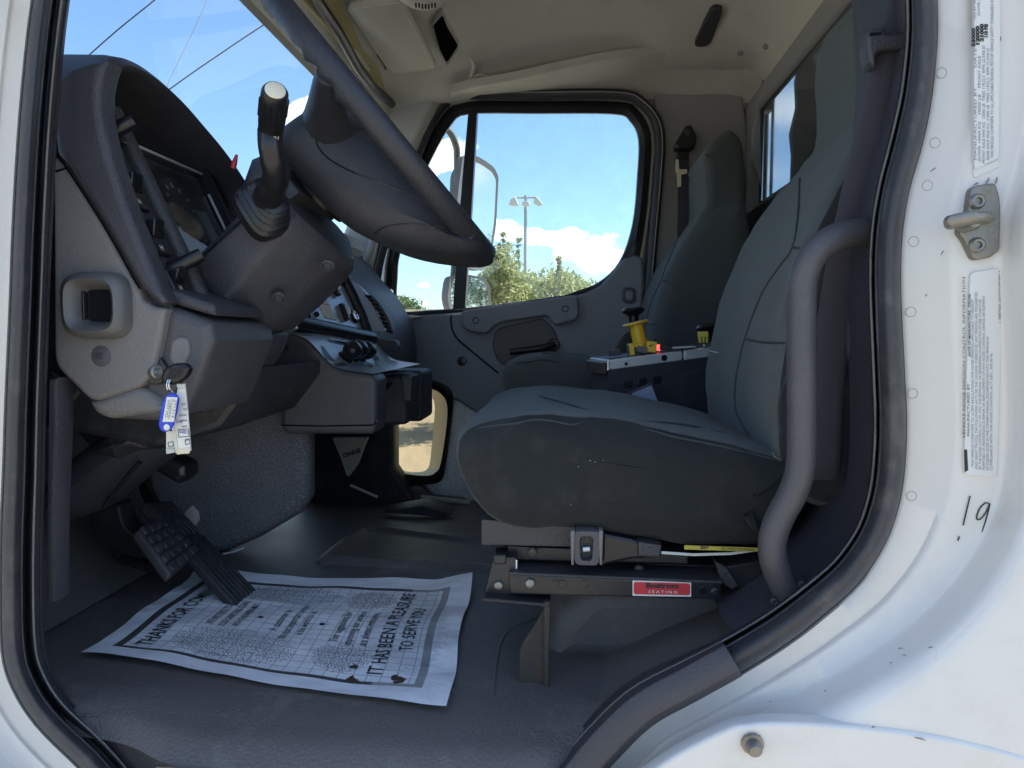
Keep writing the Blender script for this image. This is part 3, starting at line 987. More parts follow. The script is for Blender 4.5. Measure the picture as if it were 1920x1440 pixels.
# lamp recess and screw plugs in the lining
pts = [PL(x, y) for x, y in rnd([(1335, 14), (1356, 16), (1330, 84), (1298, 84)], 0.45, 4)]
ctr = sum(pts, Vector()) / len(pts)
rim_ = [p + Vector((0, 0, -0.006)) for p in pts]
inn = [ctr + (p - ctr) * 0.92 + Vector((0, 0, -0.007)) for p in pts]
inn2 = [ctr + (p - ctr) * 0.86 + Vector((0, 0, -0.0045)) for p in pts]
V, Fc = loft([[p + Vector((0, 0, 0.01)) for p in pts], rim_, inn, inn2], True, True)
mk('lamp_recess', V, Fc, M['dark_plastic'], liner if isinstance(liner, tuple) else cab, smooth=40)
for x, y in [(1388, 100), (1437, 88)]:
    c = PL(x, y)
    lathe('screw_plug', c + Vector((0, 0, 0.004)), (-0.3, -0.3, -1), [(0.009, 0), (0.009, 0.006), (0.006, 0.008), (0.003, 0.007), (0, 0.007)], M['rear_trim'], liner, n=14)
for pix in ([(872, 156), (884, 146), (902, 140), (924, 148)], [(878, 104), (889, 118), (886, 138), (876, 152)]):
    pts = drape(liner, [(p.x, p.y) for p in cr(pix, 4)], -.003)
    if len(pts) > 4:
        m_ = len(pts) - 1
        tube('lining_wrinkle', pts, [.0015 + .0075 * math.sin(math.pi * k / m_) for k in range(m_ + 1)], M['headliner'], liner, n=12, smooth=80)
# windscreen header strip with its torn lining
H0 = [(Y, -0.655) for Y in (0.8, 1.0, 1.2, 1.45, 1.7, 1.9, 2.05, 2.2, 2.3)]
grid = [[Vector((x + dx, Y, 1.6 + 0.685 + dz - 0.10 * max(0, Y - 1.95) ** 1.0)) for Y, x in H0] for dx, dz in [(-0.02, 0.012), (-0.012, -0.006), (0.03, -0.002), (0.085, 0.022), (0.11, 0.05)]]
sheet('header_trim', grid, M['header_trim'], cab, per=4, smooth=60)
random.seed(3)
grid = []
for k, (dx, dz) in enumerate([(0.085, 0.034), (0.095, 0.030), (0.11, 0.048), (0.125, 0.07), (0.15, 0.085)]):
    grid.append([Vector((x + dx + random.uniform(-.012, .012), Y, 1.6 + 0.682 + dz + random.uniform(-.008, .008) - 0.10 * max(0, Y - 1.95))) for Y, x in H0])
sheet('torn_header_cloth', grid, M['yellowed_cloth'], cab, per=5, smooth=70)
tube('header_cord', [Vector((-0.54, Y, 2.305 + 0.02 * math.sin(9 * Y) - 0.05 * max(0, Y - 1.9))) for Y in (0.9, 1.1, 1.3, 1.5, 1.7, 1.85, 2.0, 2.12, 2.22)], 0.013, M['smooth_black_plastic'], cab, n=10)

# windscreen
V, Fc = patch([[(-1.06, 0.80, 1.74), (-1.10, 1.2, 1.76), (-1.11, 1.55, 1.76), (-1.10, 1.9, 1.76), (-1.04, 2.36, 1.74)], [(-0.86, 0.79, 2.04), (-0.89, 1.2, 2.05), (-0.9, 1.55, 2.05), (-0.89, 1.9, 2.05), (-0.85, 2.35, 2.04)],
               [(-0.655, 0.79, 2.30), (-0.675, 1.2, 2.30), (-0.68, 1.55, 2.30), (-0.675, 1.9, 2.30), (-0.65, 2.33, 2.28)]], 4)
mk('windscreen', V, Fc, M['windscreen_glass'], cab, smooth=80)

# ------------------------------------------------------------------ rear wall with window
XB = 0.575
win = rnd([(2.235, 1.6 + .393), (2.20, 1.6 + .658), (1.0, 1.6 + .67), (0.96, 1.6 + .395)], 0.05, 5)
win = [(y, z) for y, z in win]


def xb(z):
    return XB + 0.0 - max(0, z - 2.0) * 0.03


def rect_ring(n_pts):
    out = []
    cy_, cz_ = 1.56, 2.13
    for y, z in n_pts:
        dy, dz = y - cy_, z - cz_
        k = min(0.90 / max(abs(dy), 1e-6), (0.42 if dz > 0 else 0.40) / max(abs(dz), 1e-6))
        out.append((cy_ + dy * k, cz_ + dz * k))
    return out


outer = rect_ring(win)
rings = [[(xb(z), y, z) for y, z in outer], [(xb(z) - 0.006, y, z) for y, z in [((a + (c - a) * .35), (b + (d - b) * .35)) for (a, b), (c, d) in zip(offset2(win, -0.012), outer)]],
         [(xb(z) - 0.010, y, z) for y, z in offset2(win, -0.03)], [(xb(z) - 0.004, y, z) for y, z in offset2(win, -0.012)], [(xb(z) + 0.004, y, z) for y, z in offset2(win, -0.005)], [(xb(z) + 0.012, y, z) for y, z in offset2(win, -0.003)]]
V, Fc = loft(rings, True, False)
rearw = mk('rear_wall', V, Fc, M['rear_trim'], cab, smooth=50)
V, Fc = loft([[(xb(z) + 0.006, y, z) for y, z in offset2(win, -0.004)], [(xb(z) + 0.013, y, z) for y, z in offset2(win, 0.005)]], True, False)
mk('window_gasket', V, Fc, M['black_rubber'], rearw, smooth=30)
V, Fc = loft([[(xb(z) + 0.009, y, z) for y, z in win], [(xb(z) + 0.013, y, z) for y, z in win]], True, True)
mk('rear_window', V, Fc, M['window_glass'], rearw, smooth=30)
puff('rear_lower_panel', [(0.545, 1.0), (0.545, 1.93), (0.552, 1.965), (0.60, 1.975), (0.62, 1.0)], 0.9, 2.34, 0.008, M['dark_plastic'], cab, n=2, smooth=50)
slab('rear_pillar_trim', [(1226, 172), (1300, 176), (1392, 168), (1404, 260), (1398, 390), (1396, 600), (1396, 1000), (1180, 1000), (1206, 640), (1218, 520), (1228, 430), (1235, 340), (1238, 265), (1230, 226)], 2.33, 2.33, 2.40, M['rear_trim'], cab, r=0.01, n=3, smooth=60)

# ------------------------------------------------------------------ far A-pillar
slab('pillar_trim', cr([(722, 178), (765, 178), (822, 190), (806, 232), (772, 300), (738, 378), (716, 440), (702, 500), (690, 545), (650, 545), (640, 470), (655, 420), (690, 330), (715, 250)], 3, True), 2.29, 2.26, 2.34, M['pillar_trim'], cab, r=0.02, n=4, smooth=60)
ah = tube('pillar_handle', cr([P(668, 503, 2.25), P(672, 500, 2.21), P(684, 492, 2.20), P(696, 470, 2.19), P(703, 430, 2.19), P(716, 380, 2.19), P(738, 320, 2.20), P(745, 300, 2.24)], 4), 0.014, M['pillar_trim'], cab, n=10, smooth=60)
lathe('screw', P(668, 503, 2.205), (0, -1, 0), [(0.014, -0.03), (0.014, 0.0), (0.011, 0.004), (0.006, 0.002), (0, 0.001)], M['dark_plastic'], ah, n=14)
slab('cowl_cap', [(632, 488), (660, 495), (684, 520), (690, 546), (660, 540), (628, 525)], 2.26, 2.20, 2.28, M['header_trim'], cab, r=0.01, n=3, round_=0.2)

# seal round the far door opening
so = cr([(870, 178), (1000, 177), (1160, 177), (1202, 192), (1231, 226), (1238, 270), (1234, 340), (1226, 430), (1218, 520), (1208, 640), (1198, 780), (1190, 880), (1160, 940), (1080, 960), (960, 966), (840, 955), (760, 930), (720, 880), (704, 760), (702, 640), (702, 560), (714, 475), (752, 372), (785, 284), (822, 206)], 4, True)
tube('far_door_seal', [P(x, y, 2.30) for x, y in so], 0.0165, M['seal_rubber'], cab, n=10, closed=True, smooth=60)
tube('seal_lip', [P(x, y, 2.284) for x, y in offset2([(p.x, p.y) for p in so], -4)], 0.0016, M['pillar_trim'], cab, n=6, closed=True, smooth=60)

# far foot well: side wall in front of the door, sill and clutter
slab('far_kick_panel', [(560, 640), (740, 600), (758, 700), (735, 720), (736, 880), (770, 930), (780, 960), (560, 960)], 2.2, 2.2, 2.3, M['black_rubber'], cab, r=0.01, n=2)
slab('far_sill', [(640, 940), (1250, 962), (1250, 1000), (640, 1000)], 2.26, 2.2, 2.40, M['dark_plastic'], cab, r=0.01, n=2)
slab('silver_bracket', [(622, 820), (690, 820), (684, 835), (672, 870), (655, 893), (650, 893), (640, 862)], 2.0, 2.0, 2.012, M['silver_plate'], cab, r=0.002, n=1, round_=0.12)
lettering('print', 'CHARGE', 0.018, M['ink'], cab, P(643, 858, 1.998), P(683, 846, 1.998) - P(643, 858, 1.998), (-0.1, 0, 1), width=0.055, bold=0.0008)
tube('white_pipe', [P(657, 910, 2.1), P(708, 932, 2.1)], 0.0045, M['clean_white_plastic'], cab, n=8)
slab('black_wedge', [(720, 958), (795, 945), (850, 962), (830, 966)], 1.9, 1.88, 1.98, M['black_rubber'], cab, r=0.003)
# ------------------------------------------------------------------ dashboard
dash = Thing('dashboard', 'dark grey wraparound dashboard with hooded instrument cluster and lighter lower panels', 'dashboard', (-0.7, 1.4, 1.2))
# crest of the instrument hood: an arch from the near cheek over to the far side
RIM = [(182, 200, .815), (184, 172, .822), (190, 140, .836), (204, 116, .866), (226, 107, .896), (262, 120, .945), (300, 147, .986), (340, 184, 1.035), (380, 230, 1.083), (415, 272, 1.125), (445, 314, 1.165), (470, 356, 1.20), (490, 400, 1.22)]
crest = [P(*r_) for r_ in cr(RIM, 4)]
n_ = len(crest)
rings = []
for k, p in enumerate(crest):
    t = (crest[min(k + 1, n_ - 1)] - crest[max(k - 1, 0)]).normalized()
    # local outward direction in the plane across the crest
    out = t.cross(Vector((0.95, 0, 0.31))).normalized()
    if out.z < 0 and k > 4:
        out = -out
    if out.y > 0 and k <= 4:
        out = -out
    bk = Vector((-1, 0, 0.02))
    th_ = 0.020 if k > 10 else 0.016 + 0.022 * (1 - k / 10)
    rings.append([p - out * (th_ * 1.0) + bk * 0.20, p - out * (th_ * 1.0) + bk * 0.06, p - out * (th_ * .9) + bk * 0.006, p - out * (th_ * .5) + Vector((0.003, 0, 0)), p + bk * 0.004, p + out * 0.003 + bk * 0.02, p + out * 0.004 + bk * 0.07, p - out * 0.0 + bk * 0.16 + Vector((0, 0, -0.02)), p + bk * 0.30 + Vector((0, 0, -0.05))])
V, Fc = loft(rings, False, False)
mk('instrument_hood', V, Fc, M['dark_plastic'], dash, smooth=60)
# near cheek: the broad dark border that runs down beside the switches
ck = [(96, 150), (130, 124), (165, 113), (200, 111), (192, 135), (186, 165), (186, 200), (192, 240), (208, 300), (236, 385), (268, 465), (300, 545), (314, 566), (300, 572), (262, 540), (250, 520), (190, 414), (125, 312), (104, 286), (98, 240)]
puff('cheek_panel', XZ(ck, .80), .800, .835, .009, M['dark_plastic'], dash, n=4, smooth=60)
tube('panel_gap', [P(x, y, .7985) for x, y in [(104, 288), (124, 313), (157, 363), (190, 415), (222, 470), (250, 521), (262, 541)]], .0013, M['cavity_black'], dash, n=6)
tube('panel_gap', [P(x, y, .804) for x, y in [(100, 322), (112, 319), (127, 314)]], .0010, M['cavity_black'], dash, n=6)
# grey end panel beneath it
gp = rnd([(98, 292), (122, 314), (187, 416), (247, 522), (259, 542), (264, 560), (285, 574), (310, 578), (300, 640), (287, 700), (262, 726), (172, 756), (100, 684)], 0.2, 3)
puff('end_panel', XZ(gp, .805), .805, .86, .006, M['grey_plastic'], dash, n=3, smooth=50)
# lower bolster that turns round to the driver
lb = [XZ(rnd([(282, 572), (318, 574), (396, 604), (402, 640), (372, 720), (348, 776), (290, 790), (206, 786), (172, 758), (262, 722), (286, 690)], .12, 2), .82)]
V = []
pa = [Vector((x, .815, z)) for x, z in lb[0]]
puff('lower_bolster', lb[0], .818, 1.0, .012, M['mid_grey_plastic'], dash, n=4, smooth=50)
puff('bolster_lip', XZ(rnd([(166, 752), (262, 722), (300, 745), (330, 770), (250, 780), (205, 786), (180, 775)], .3, 3), .812), .808, .86, .01, M['grey_plastic'], dash, n=3, smooth=60)
# dent of the ignition recess
kb = XZ(rnd([(392, 560), (412, 578), (470, 610), (516, 624), (505, 655), (482, 696), (432, 738), (366, 784), (345, 770), (378, 690), (398, 620)], .25, 3), 1.02)
puff('knee_bolster', kb, 1.0, 1.10, .03, M['dark_plastic'], dash, n=5, smooth=60)
# switch strip, ridge and cluster: faces parallel to the cheek, running across the cab
A0, A1 = P(190, 190, .825), P(316, 548, .825) + Vector((.030, 0, 0))      # near edge of the instrument face, top and bottom


def face(s, Y, lift=0.0):
    """point on the instrument face: s = 0 top .. 1 bottom, Y across the cab, lift towards the driver"""
    p = A0.lerp(A1, s)
    p = Vector((p.x, Y, p.z))
    return p + FN * lift


fd = (A1 - A0).normalized()
FN = Vector((-fd.z, 0, fd.x))
if FN.x < 0:
    FN = -FN


def face_panel(name, quad, lift0, lift1, mat, par=None, bevel=0.0015, **kw):
    """raised block on the face; quad = [(s, Y), ...]"""
    a = [face(s, Y, lift0) for s, Y in quad]
    b = [face(s, Y, lift1) for s, Y in quad]
    V, Fc = loft([a, b], True, True)
    return mk(name, V, Fc, mat, par or dash, bevel=bevel, smooth=40, **kw)


face_panel('switch_strip', [(-0.1, .822), (1.03, .822), (1.03, .895), (-0.1, .895)], -0.06, -0.030, M['dash_face'])
tube('ridge', [face(s, .898, -0.026) for s in (-.1, 0, .2, .4, .6, .8, 1.0, 1.03)], 0.0115, M['dash_face'], dash, n=10, smooth=60)
clb = face_panel('cluster_back', [(-0.1, .905), (1.2, .905), (1.2, 1.24), (-0.1, 1.24)], -0.09, -0.075, M['lens_black'])
face_panel('cluster_lens', [(-0.03, .912), (0.66, .912), (0.66, 1.135), (-0.03, 1.135)], -0.056, -0.054, M['cluster_glass'], clb)
for s, Y, r_ in [(0.22, .965, .045), (0.22, 1.07, .045), (0.5, .945, .025), (0.5, 1.1, .025), (.47, 1.02, .03)]:
    c = face(s, Y, -0.074)
    gx = lathe('gauge', c, FN, [(r_, 0), (r_, .008), (r_ * .93, .009), (r_ * .9, .003), (0, .003)], M['dash_face'], clb, n=28)
    for k in range(9):
        a = R(-130 + k * 32)
        d1 = Vector((0, 1, 0)) * math.sin(a) - fd * math.cos(a)
        tube('tick', [c + FN * .0045 + d1 * r_ * .68, c + FN * .0045 + d1 * r_ * .86], .0017, M['white_ink'], clb, n=4)
    tube('needle', [c + FN * .006, c + FN * .006 + (Vector((0, -.7, 0)) + fd * .7) * r_ * .7], .0018, M['red_plastic'], clb, n=4)
face_panel('cluster_display', [(0.28, 1.075), (0.62, 1.075), (0.62, 1.10), (0.28, 1.10)], -0.07, -0.05, M['mid_grey_plastic'])
face_panel('cluster_lower_trim', [(0.34, .91), (0.50, .98), (0.64, 1.10), (0.72, 1.24), (1.1, 1.24), (1.1, .91)], -0.062, -0.044, M['silver_panel'])
c_ = face(0.86, 1.045, -0.043)
lathe('cluster_port', c_, FN, [(.048, -.004), (.048, .003), (.040, .004), (.034, -.012), (.03, -.014), (0, -.014)], M['silver_panel'], dash, n=28)
lathe('port_hole', c_, FN, [(.036, -.01), (.034, .0042), (0, .0042)], M['lens_black'], dash, n=24)
tube('cluster_brow', [face(-.02, Y, -0.046) for Y in (.905, .98, 1.06, 1.14)], 0.0022, M['brushed_aluminium'], dash, n=6)
tube('cluster_edge', [face(s, 1.14, -.05) for s in (0.12, .3, .5, .68)], 0.0022, M['brushed_aluminium'], dash, n=6)
face_panel('cluster_divider', [(-0.1, 1.142), (0.78, 1.142), (0.78, 1.165), (-0.1, 1.165)], -0.07, -0.034, M['smooth_black_plastic'], bevel=.003)
face_panel('vent_surround', [(0.06, 1.168), (0.62, 1.168), (0.62, 1.25), (0.06, 1.25)], -0.07, -0.046, M['silver_panel'], bevel=.003)
face_panel('vent_opening', [(0.24, 1.178), (0.56, 1.178), (0.56, 1.24), (0.24, 1.24)], -0.06, -0.0445, M['lens_black'])
for k in range(4):
    face_panel('vent_blade', [(0.28 + .07 * k, 1.18), (0.296 + .07 * k, 1.18), (0.296 + .07 * k, 1.24), (0.28 + .07 * k, 1.24)], -0.05, -0.0405, M['dark_plastic'], bevel=.001)
face_panel('cluster_knob', [(0.70, 1.11), (0.755, 1.11), (0.755, 1.145), (0.70, 1.145)], -0.06, -0.026, M['smooth_black_plastic'], bevel=.004)
# rocker switches on the strip
for s0, s1 in [(-.03, .07), (.13, .2), (.30, .49), (.55, .74), (.82, .96)]:
    rk = face_panel('rocker_switch', [(s0, .838), (s1, .838), (s1, .872), (s0, .872)], -0.034, -0.024, M['smooth_black_plastic'], bevel=.003)
    m_ = (s0 + s1) / 2
    a = [face(s0 + .012, .842, -.024), face(s0 + .012, .868, -.024), face(m_ + .01, .868, -.024), face(m_ + .01, .842, -.024)]
    b = [face(s0 + .02, .844, -.010), face(s0 + .02, .866, -.010), face(m_, .866, -.021), face(m_, .844, -.021)]
    V, Fc = loft([a, b], True, True)
    mk('rocker', V, Fc, M['lens_black'], rk, bevel=.002)
    lettering('print', 'H', .010, M['white_ink'], rk, face(s1 - .02, .848, -.0232), Vector((0, 1, 0)), -fd)
for s, Y in [(.08, .85), (.80, .862)]:
    tube('lever_knob', [face(s + .01, Y, -.03), face(s + .008, Y + .003, -.014), face(s, Y + .008, .002), face(s - .004, Y + .011, .010)], [.010, .0095, .009, .0085], M['smooth_black_plastic'], dash, n=12, smooth=60)
lathe('round_plug', face(1.01, .90, -.028), FN, [(.008, 0), (.008, .003), (.0055, .004), (0, .002)], M['smooth_black_plastic'], dash, n=14)
# lower end of the face and a filler below it
bt = XZ(rnd([(300, 545), (316, 540), (400, 570), (402, 592), (388, 590), (316, 568)], .2, 2), .825)
puff('face_return', bt, .826, 1.0, .006, M['dark_plastic'], dash, n=3, smooth=60)
# demister ring with a flat black disc painting the dark of its throat
cc = P(186, 573, .803)
ringp = []
sq = [(math.copysign(abs(math.cos(a)) ** 0.55, math.cos(a)), math.copysign(abs(math.sin(a)) ** 0.55, math.sin(a))) for a in [2 * math.pi * k / 40 for k in range(40)]]
mpp = .803 / F
prof = [(67, 66, 0.006, 0, 0), (66, 65, -0.006, 0, 0), (60, 60, -0.016, 0, 0), (50, 50, -0.02, 0, 0), (42, 42, -0.016, 1, 0), (36, 35, -0.004, 2, 0), (33, 31, 0.0022, 2, 0), (32, 30, 0.003, 2, 0)]
rings = [[cc + Vector(((a * rx + dx) * mpp, dy, (b * ry + dz) * mpp)) for a, b in sq] for rx, ry, dy, dx, dz in prof]
V, Fc = loft(rings, True, False)
vr = mk('demister_ring', V, Fc, M['vent_plastic'], dash, smooth=60)
thr = [cc + Vector(((a * 34 + 2) * mpp, .0012, b * 32 * mpp)) for a, b in sq]
V, Fc = loft([thr, [p + Vector((0, 0.0008, 0)) for p in thr]], True, True)
mk('throat_shade_disc', V, Fc, M['lens_black'], vr, smooth=0)
box('demister_flap', cc + Vector((-.017, -.002, .0)), (.003, .006, .034), M['smooth_black_plastic'], vr, bevel=.001)
lathe('panel_plug', P(190, 668, .805), (0, -1, 0), [(.0125, -.003), (.0125, .0005), (.0112, .0012), (0, .0012)], M['mid_grey_plastic'], dash, n=22)
box('plug_tab', P(186, 668, .8035), (.010, .002, .006), M['dark_plastic'], dash, bevel=.001)
# ignition lock
slab('lock_recess', rnd([(298, 668), (311, 690), (314, 708), (300, 721), (283, 721), (266, 712), (282, 700)], .2, 2), .811, .8115, .83, M['lens_black'], dash, r=.001, n=1)
lathe('lock_barrel', P(291, 697, .812), (0.9, -.5, .05), [(.009, -.006), (.009, .006), (.0072, .008), (.004, .008), (0, .007)], M['zinc'], dash, n=16)
slab('finger_scoop', rnd([(318, 640), (332, 630), (350, 634), (354, 660), (340, 690), (325, 690), (314, 672)], .35, 3), .812, .8135, .83, M['grey_plastic'], dash, r=.004, n=3)

# ------------------------------------------------------------------ centre console of the dash
near = rnd([(513, 640), (518, 626), (535, 622), (556, 627), (576, 638), (596, 658), (614, 678), (636, 692), (668, 698), (698, 703), (706, 714), (706, 800), (697, 815), (534, 814), (526, 800), (526, 724), (516, 711), (486, 700)], .25, 3)
cb = puff('console_side', XZ(near, 1.27), 1.27, 1.35, .010, M['mid_grey_plastic'], dash, n=4, smooth=55)
tube('console_seam', [P(x, y, 1.2685) for x, y in [(527, 797), (600, 799), (700, 797), (706, 790)]], .0014, M['lens_black'], dash, n=5)
puff('console_cheek', XZ(rnd([(516, 628), (521, 634), (508, 670), (492, 704), (478, 700), (500, 660)], .2, 2), 1.262), 1.258, 1.30, .004, M['grey_plastic'], dash, n=2, smooth=50)
top = XZ([(524, 626), (556, 630), (576, 640), (596, 660), (614, 680), (636, 694), (668, 700), (702, 705), (702, 760), (560, 760), (524, 740)], 1.27)
V = []
rows = []
prof_ = XZ(cr([(516, 622), (548, 627), (574, 637), (594, 656), (612, 676), (634, 691), (668, 698), (700, 702)], 3), 1.27)
for Y in (1.272, 1.34, 1.5, 1.7):
    rows.append([(x, Y, z + .001) for x, z in prof_])
ctop = sheet('console_top', rows, M['silver_panel'], dash, per=2, smooth=50)
box('console_far_block', (P(740, 742, 1.70).x - .03, 1.76, P(740, 742, 1.7).z), (.20, .14, .125), M['dark_plastic'], dash, bevel=.012, seg=3)
fb = P(741, 745, 1.62)
slab('console_bin', rnd([(706, 704), (752, 700), (774, 704), (775, 780), (770, 790), (706, 796)], .15, 3), 1.62, 1.56, 1.70, M['dark_plastic'], dash, r=.010, n=3, smooth=50)
slab('bin_notch', [(710, 722), (737, 718), (706, 752)], 1.555, 1.5545, 1.565, M['lens_black'], dash, r=.001, n=1)
slab('bin_lip', [(752, 703), (772, 706), (771, 752), (757, 752)], 1.556, 1.5535, 1.565, M['mid_grey_plastic'], dash, r=.003, n=2, round_=.25)
slab('console_back', [(470, 690), (530, 690), (530, 812), (520, 815), (470, 760)], 1.36, 1.36, 1.75, M['black_rubber'], dash, r=.01, n=2)
# panel with switches: a plane that leans away and turns to the driver
PA, PB, PC, PD = P(498, 575, 1.30), P(628, 496, 1.62), P(690, 640, 1.62), P(520, 612, 1.30)
PA = P(470, 520, 1.30)
pn = ((PB - PC).cross(PD - PC)).normalized()
if pn.x < 0:
    pn = -pn


def cpt(a, b, lift=0):
    """a: 0 near .. 1 far, b: 0 bottom .. 1 top"""
    lo = PD.lerp(PC, a)
    hi = PA.lerp(PB, a)
    return lo.lerp(hi, b) + pn * lift


def cpanel(name, quad, l0, l1, mat, par=None, bevel=.0015, **kw):
    V, Fc = loft([[cpt(a, b, l0) for a, b in quad], [cpt(a, b, l1) for a, b in quad]], True, True)
    return mk(name, V, Fc, mat, par or dash, bevel=bevel, **kw)


def on_panel(px, py):
    d = (P(px, py, 1) - CAM)
    k = (PC - CAM).dot(pn) / d.dot(pn)
    return CAM + d * k


cpanel('switch_panel', [(0, 0), (1, 0), (1, 1.2), (0, 1.2)], -.02, 0, M['silver_panel'])
ub = [on_panel(x, y) for x, y in [(614, 516), (628, 505), (668, 572), (690, 638), (697, 617), (697, 640)]]
tube('panel_frame', [on_panel(x, y) + pn * .006 for x, y in [(622, 490), (640, 520), (660, 560), (676, 596), (690, 634)]], .014, M['smooth_black_plastic'], dash, n=10, flat=.7, smooth=60)
tube('panel_frame', [on_panel(x, y) + pn * .006 for x, y in [(518, 602), (560, 610), (620, 622), (660, 630), (692, 636)]], .017, M['smooth_black_plastic'], dash, n=10, smooth=60)
tube('panel_frame', [on_panel(x, y) + pn * .004 for x, y in [(612, 518), (626, 522), (642, 532)]], .008, M['smooth_black_plastic'], dash, n=8, smooth=60)
V, Fc = loft([[on_panel(x, y) + pn * l for x, y in [(590, 555), (612, 564), (630, 600), (609, 596)]] for l in (.0005, .0015)], True, True)
mk('console_notice', V, Fc, M['tag_paper'], dash, smooth=0)
tube('notice_rule', [on_panel(597, 569) + pn * .0018, on_panel(618, 573) + pn * .0018], .0007, M['ink'], dash, n=4)
for pts in ([(612, 524), (622, 530), (634, 558), (628, 556)], [(633, 570), (640, 572), (652, 602), (646, 604)], [(570, 563), (576, 568), (582, 582), (574, 578)], [(596, 538), (600, 540), (600, 546), (594, 546)]):
    ps = [on_panel(x, y) for x, y in pts]
    ctr = sum(ps, Vector()) / 4
    V, Fc = loft([[p + pn * .001 for p in ps], [ctr + (p - ctr) * .9 + pn * .012 for p in ps]], True, True)
    rk = mk('console_rocker', V, Fc, M['smooth_black_plastic'], dash, bevel=.002)
    V, Fc = loft([[ctr + (p - ctr) * .55 + pn * .012 for p in ps], [ctr + (p - ctr) * .35 + pn * .019 for p in ps]], True, True)
    mk('rocker', V, Fc, M['brushed_aluminium'], rk, bevel=.001)
for x, y, r_ in [(576, 592, .006), (592, 590, .006), (663, 594, .016)]:
    c = on_panel(x, y)
    lathe('socket', c, pn, [(r_, 0), (r_, .004), (r_ * .8, .006), (r_ * .6, .002), (0, .001)], M['smooth_black_plastic'], dash, n=18)
lathe('socket_ring', on_panel(663, 594) + pn * .0045, pn, [(.013, 0), (.0135, .002), (.011, .003), (.010, 0)], M['chrome'], dash, n=18)
# knobs on the lower shelf
for pix in ([(601, 648), (607, 650), (616, 662), (628, 678), (634, 690), (626, 688), (612, 674), (604, 660)], [(691, 652), (697, 655), (708, 668), (718, 684), (722, 693), (714, 690), (702, 676)]):
    decal('cup_slot', ctop, pix, M['seal_rubber'])
decal('shelf_slot', ctop, [(608, 635), (640, 640), (662, 645), (664, 650), (636, 646), (612, 641)], M['lens_black'])
for x, y in [(646, 672), (658, 670), (674, 672)]:
    c = drape(ctop, [(x, y)])
    if c:
        kn = lathe('shift_knob', c[0], (.70, -.35, .62), [(.011, -.004), (.011, .012), (.016, .016), (.019, .027), (.018, .037), (.011, .043), (0, .045)], M['smooth_black_plastic'], dash, n=16, smooth=50)
        lathe('knob_base', c[0], (.70, -.35, .62), [(.016, -.004), (.016, .003), (.012, .005), (0, .005)], M['lens_black'], kn, n=14)
decal('shelf_socket', ctop, [(688, 678), (696, 680), (700, 689), (692, 688)], M['lens_black'])

# ------------------------------------------------------------------ passenger side of the dash
pd = cr([(560, 420), (600, 440), (640, 470), (662, 500), (682, 524), (704, 548), (722, 576), (738, 610), (746, 650), (744, 690), (730, 715), (600, 720), (540, 560)], 3, True)
puff('passenger_dash', XZ([(p.x, p.y) for p in pd], 1.98), 1.72, 2.26, .025, M['dark_plastic'], dash, n=4, smooth=60)
# flat top half facing the near side
slab('dash_face_panel', cr([(652, 528), (672, 535), (694, 560), (708, 588), (722, 620), (690, 620), (672, 580)], 3, True), 1.72, 1.715, 1.74, M['silver_panel'], dash, r=.004, n=2, smooth=50)
slab('glove_lid', rnd([(696, 634), (744, 638), (748, 650), (745, 660), (704, 658)], .3, 3), 1.715, 1.708, 1.74, M['dark_plastic'], dash, r=.004, n=2)
vs_ = [(692, 556), (699, 563), (705, 571), (711, 580), (716, 589), (720, 597), (724, 606), (728, 614), (732, 622)]
slab('vent_grille', rnd([(684, 552), (698, 553), (716, 574), (731, 600), (738, 622), (732, 627), (720, 612), (708, 585)], .3, 3), 1.712, 1.711, 1.725, M['mid_grey_plastic'], dash, r=.002, n=2)
for x, y in vs_:
    c = P(x, y, 1.71)
    box('vent_slat', c + Vector((-.002, 0, 0)), (.016, .006, .0055), M['lens_black'], dash, rot=Matrix.Rotation(R(18), 3, 'Y'), bevel=.001)
# dash top sheet under the windscreen, cowl between column and wheel
sheet('dash_top', [[(-1.06, .79, 1.72), (-1.08, 1.2, 1.74), (-1.08, 1.6, 1.72), (-1.04, 2.34, 1.70)], [(-0.85, .80, 1.80), (-0.86, 1.2, 1.84), (-.86, 1.5, 1.76), (-.84, 2.32, 1.74)], [(-.66, .82, 1.80), (-.62, 1.2, 1.80), (-.64, 1.5, 1.74), (-.66, 2.3, 1.73)]], M['dark_plastic'], dash, per=4, smooth=70)
slab('cowl_light_trim', [(642, 436), (652, 442), (659, 462), (652, 474), (640, 476), (638, 456)], 1.5, 1.48, 1.6, M['pillar_trim'], dash, r=.008, n=2)
# under-dash darkness: a black block put in as shade, with a few loose wires
slab('under_dash_shade', [(100, 690), (230, 770), (380, 760), (480, 690), (480, 720), (420, 800), (300, 840), (100, 800)], 1.0, .99, 1.28, M['black_rubber'], dash, r=.01, n=2)
for pts in ([(150, 735), (128, 760), (112, 790)], [(147, 732), (124, 757)], [(120, 790), (150, 800), (166, 806)], [(112, 742), (140, 770), (170, 775)]):
    tube('wire', [P(x, y, .95) for x, y in cr(pts, 4)], .0018, M['zinc'] if pts[0][0] > 140 else M['cable_black'], dash, n=6)

# ------------------------------------------------------------------ steering column
colm = Thing('steering_column', 'dark grey steering column shroud behind the wheel with stalk lever', 'steering column', (-0.45, 1.03, 1.5))
AX = Vector((.774, 0, .634))       # towards the driver
DN = Vector((.634, 0, -.774))      # down along the wheel plane
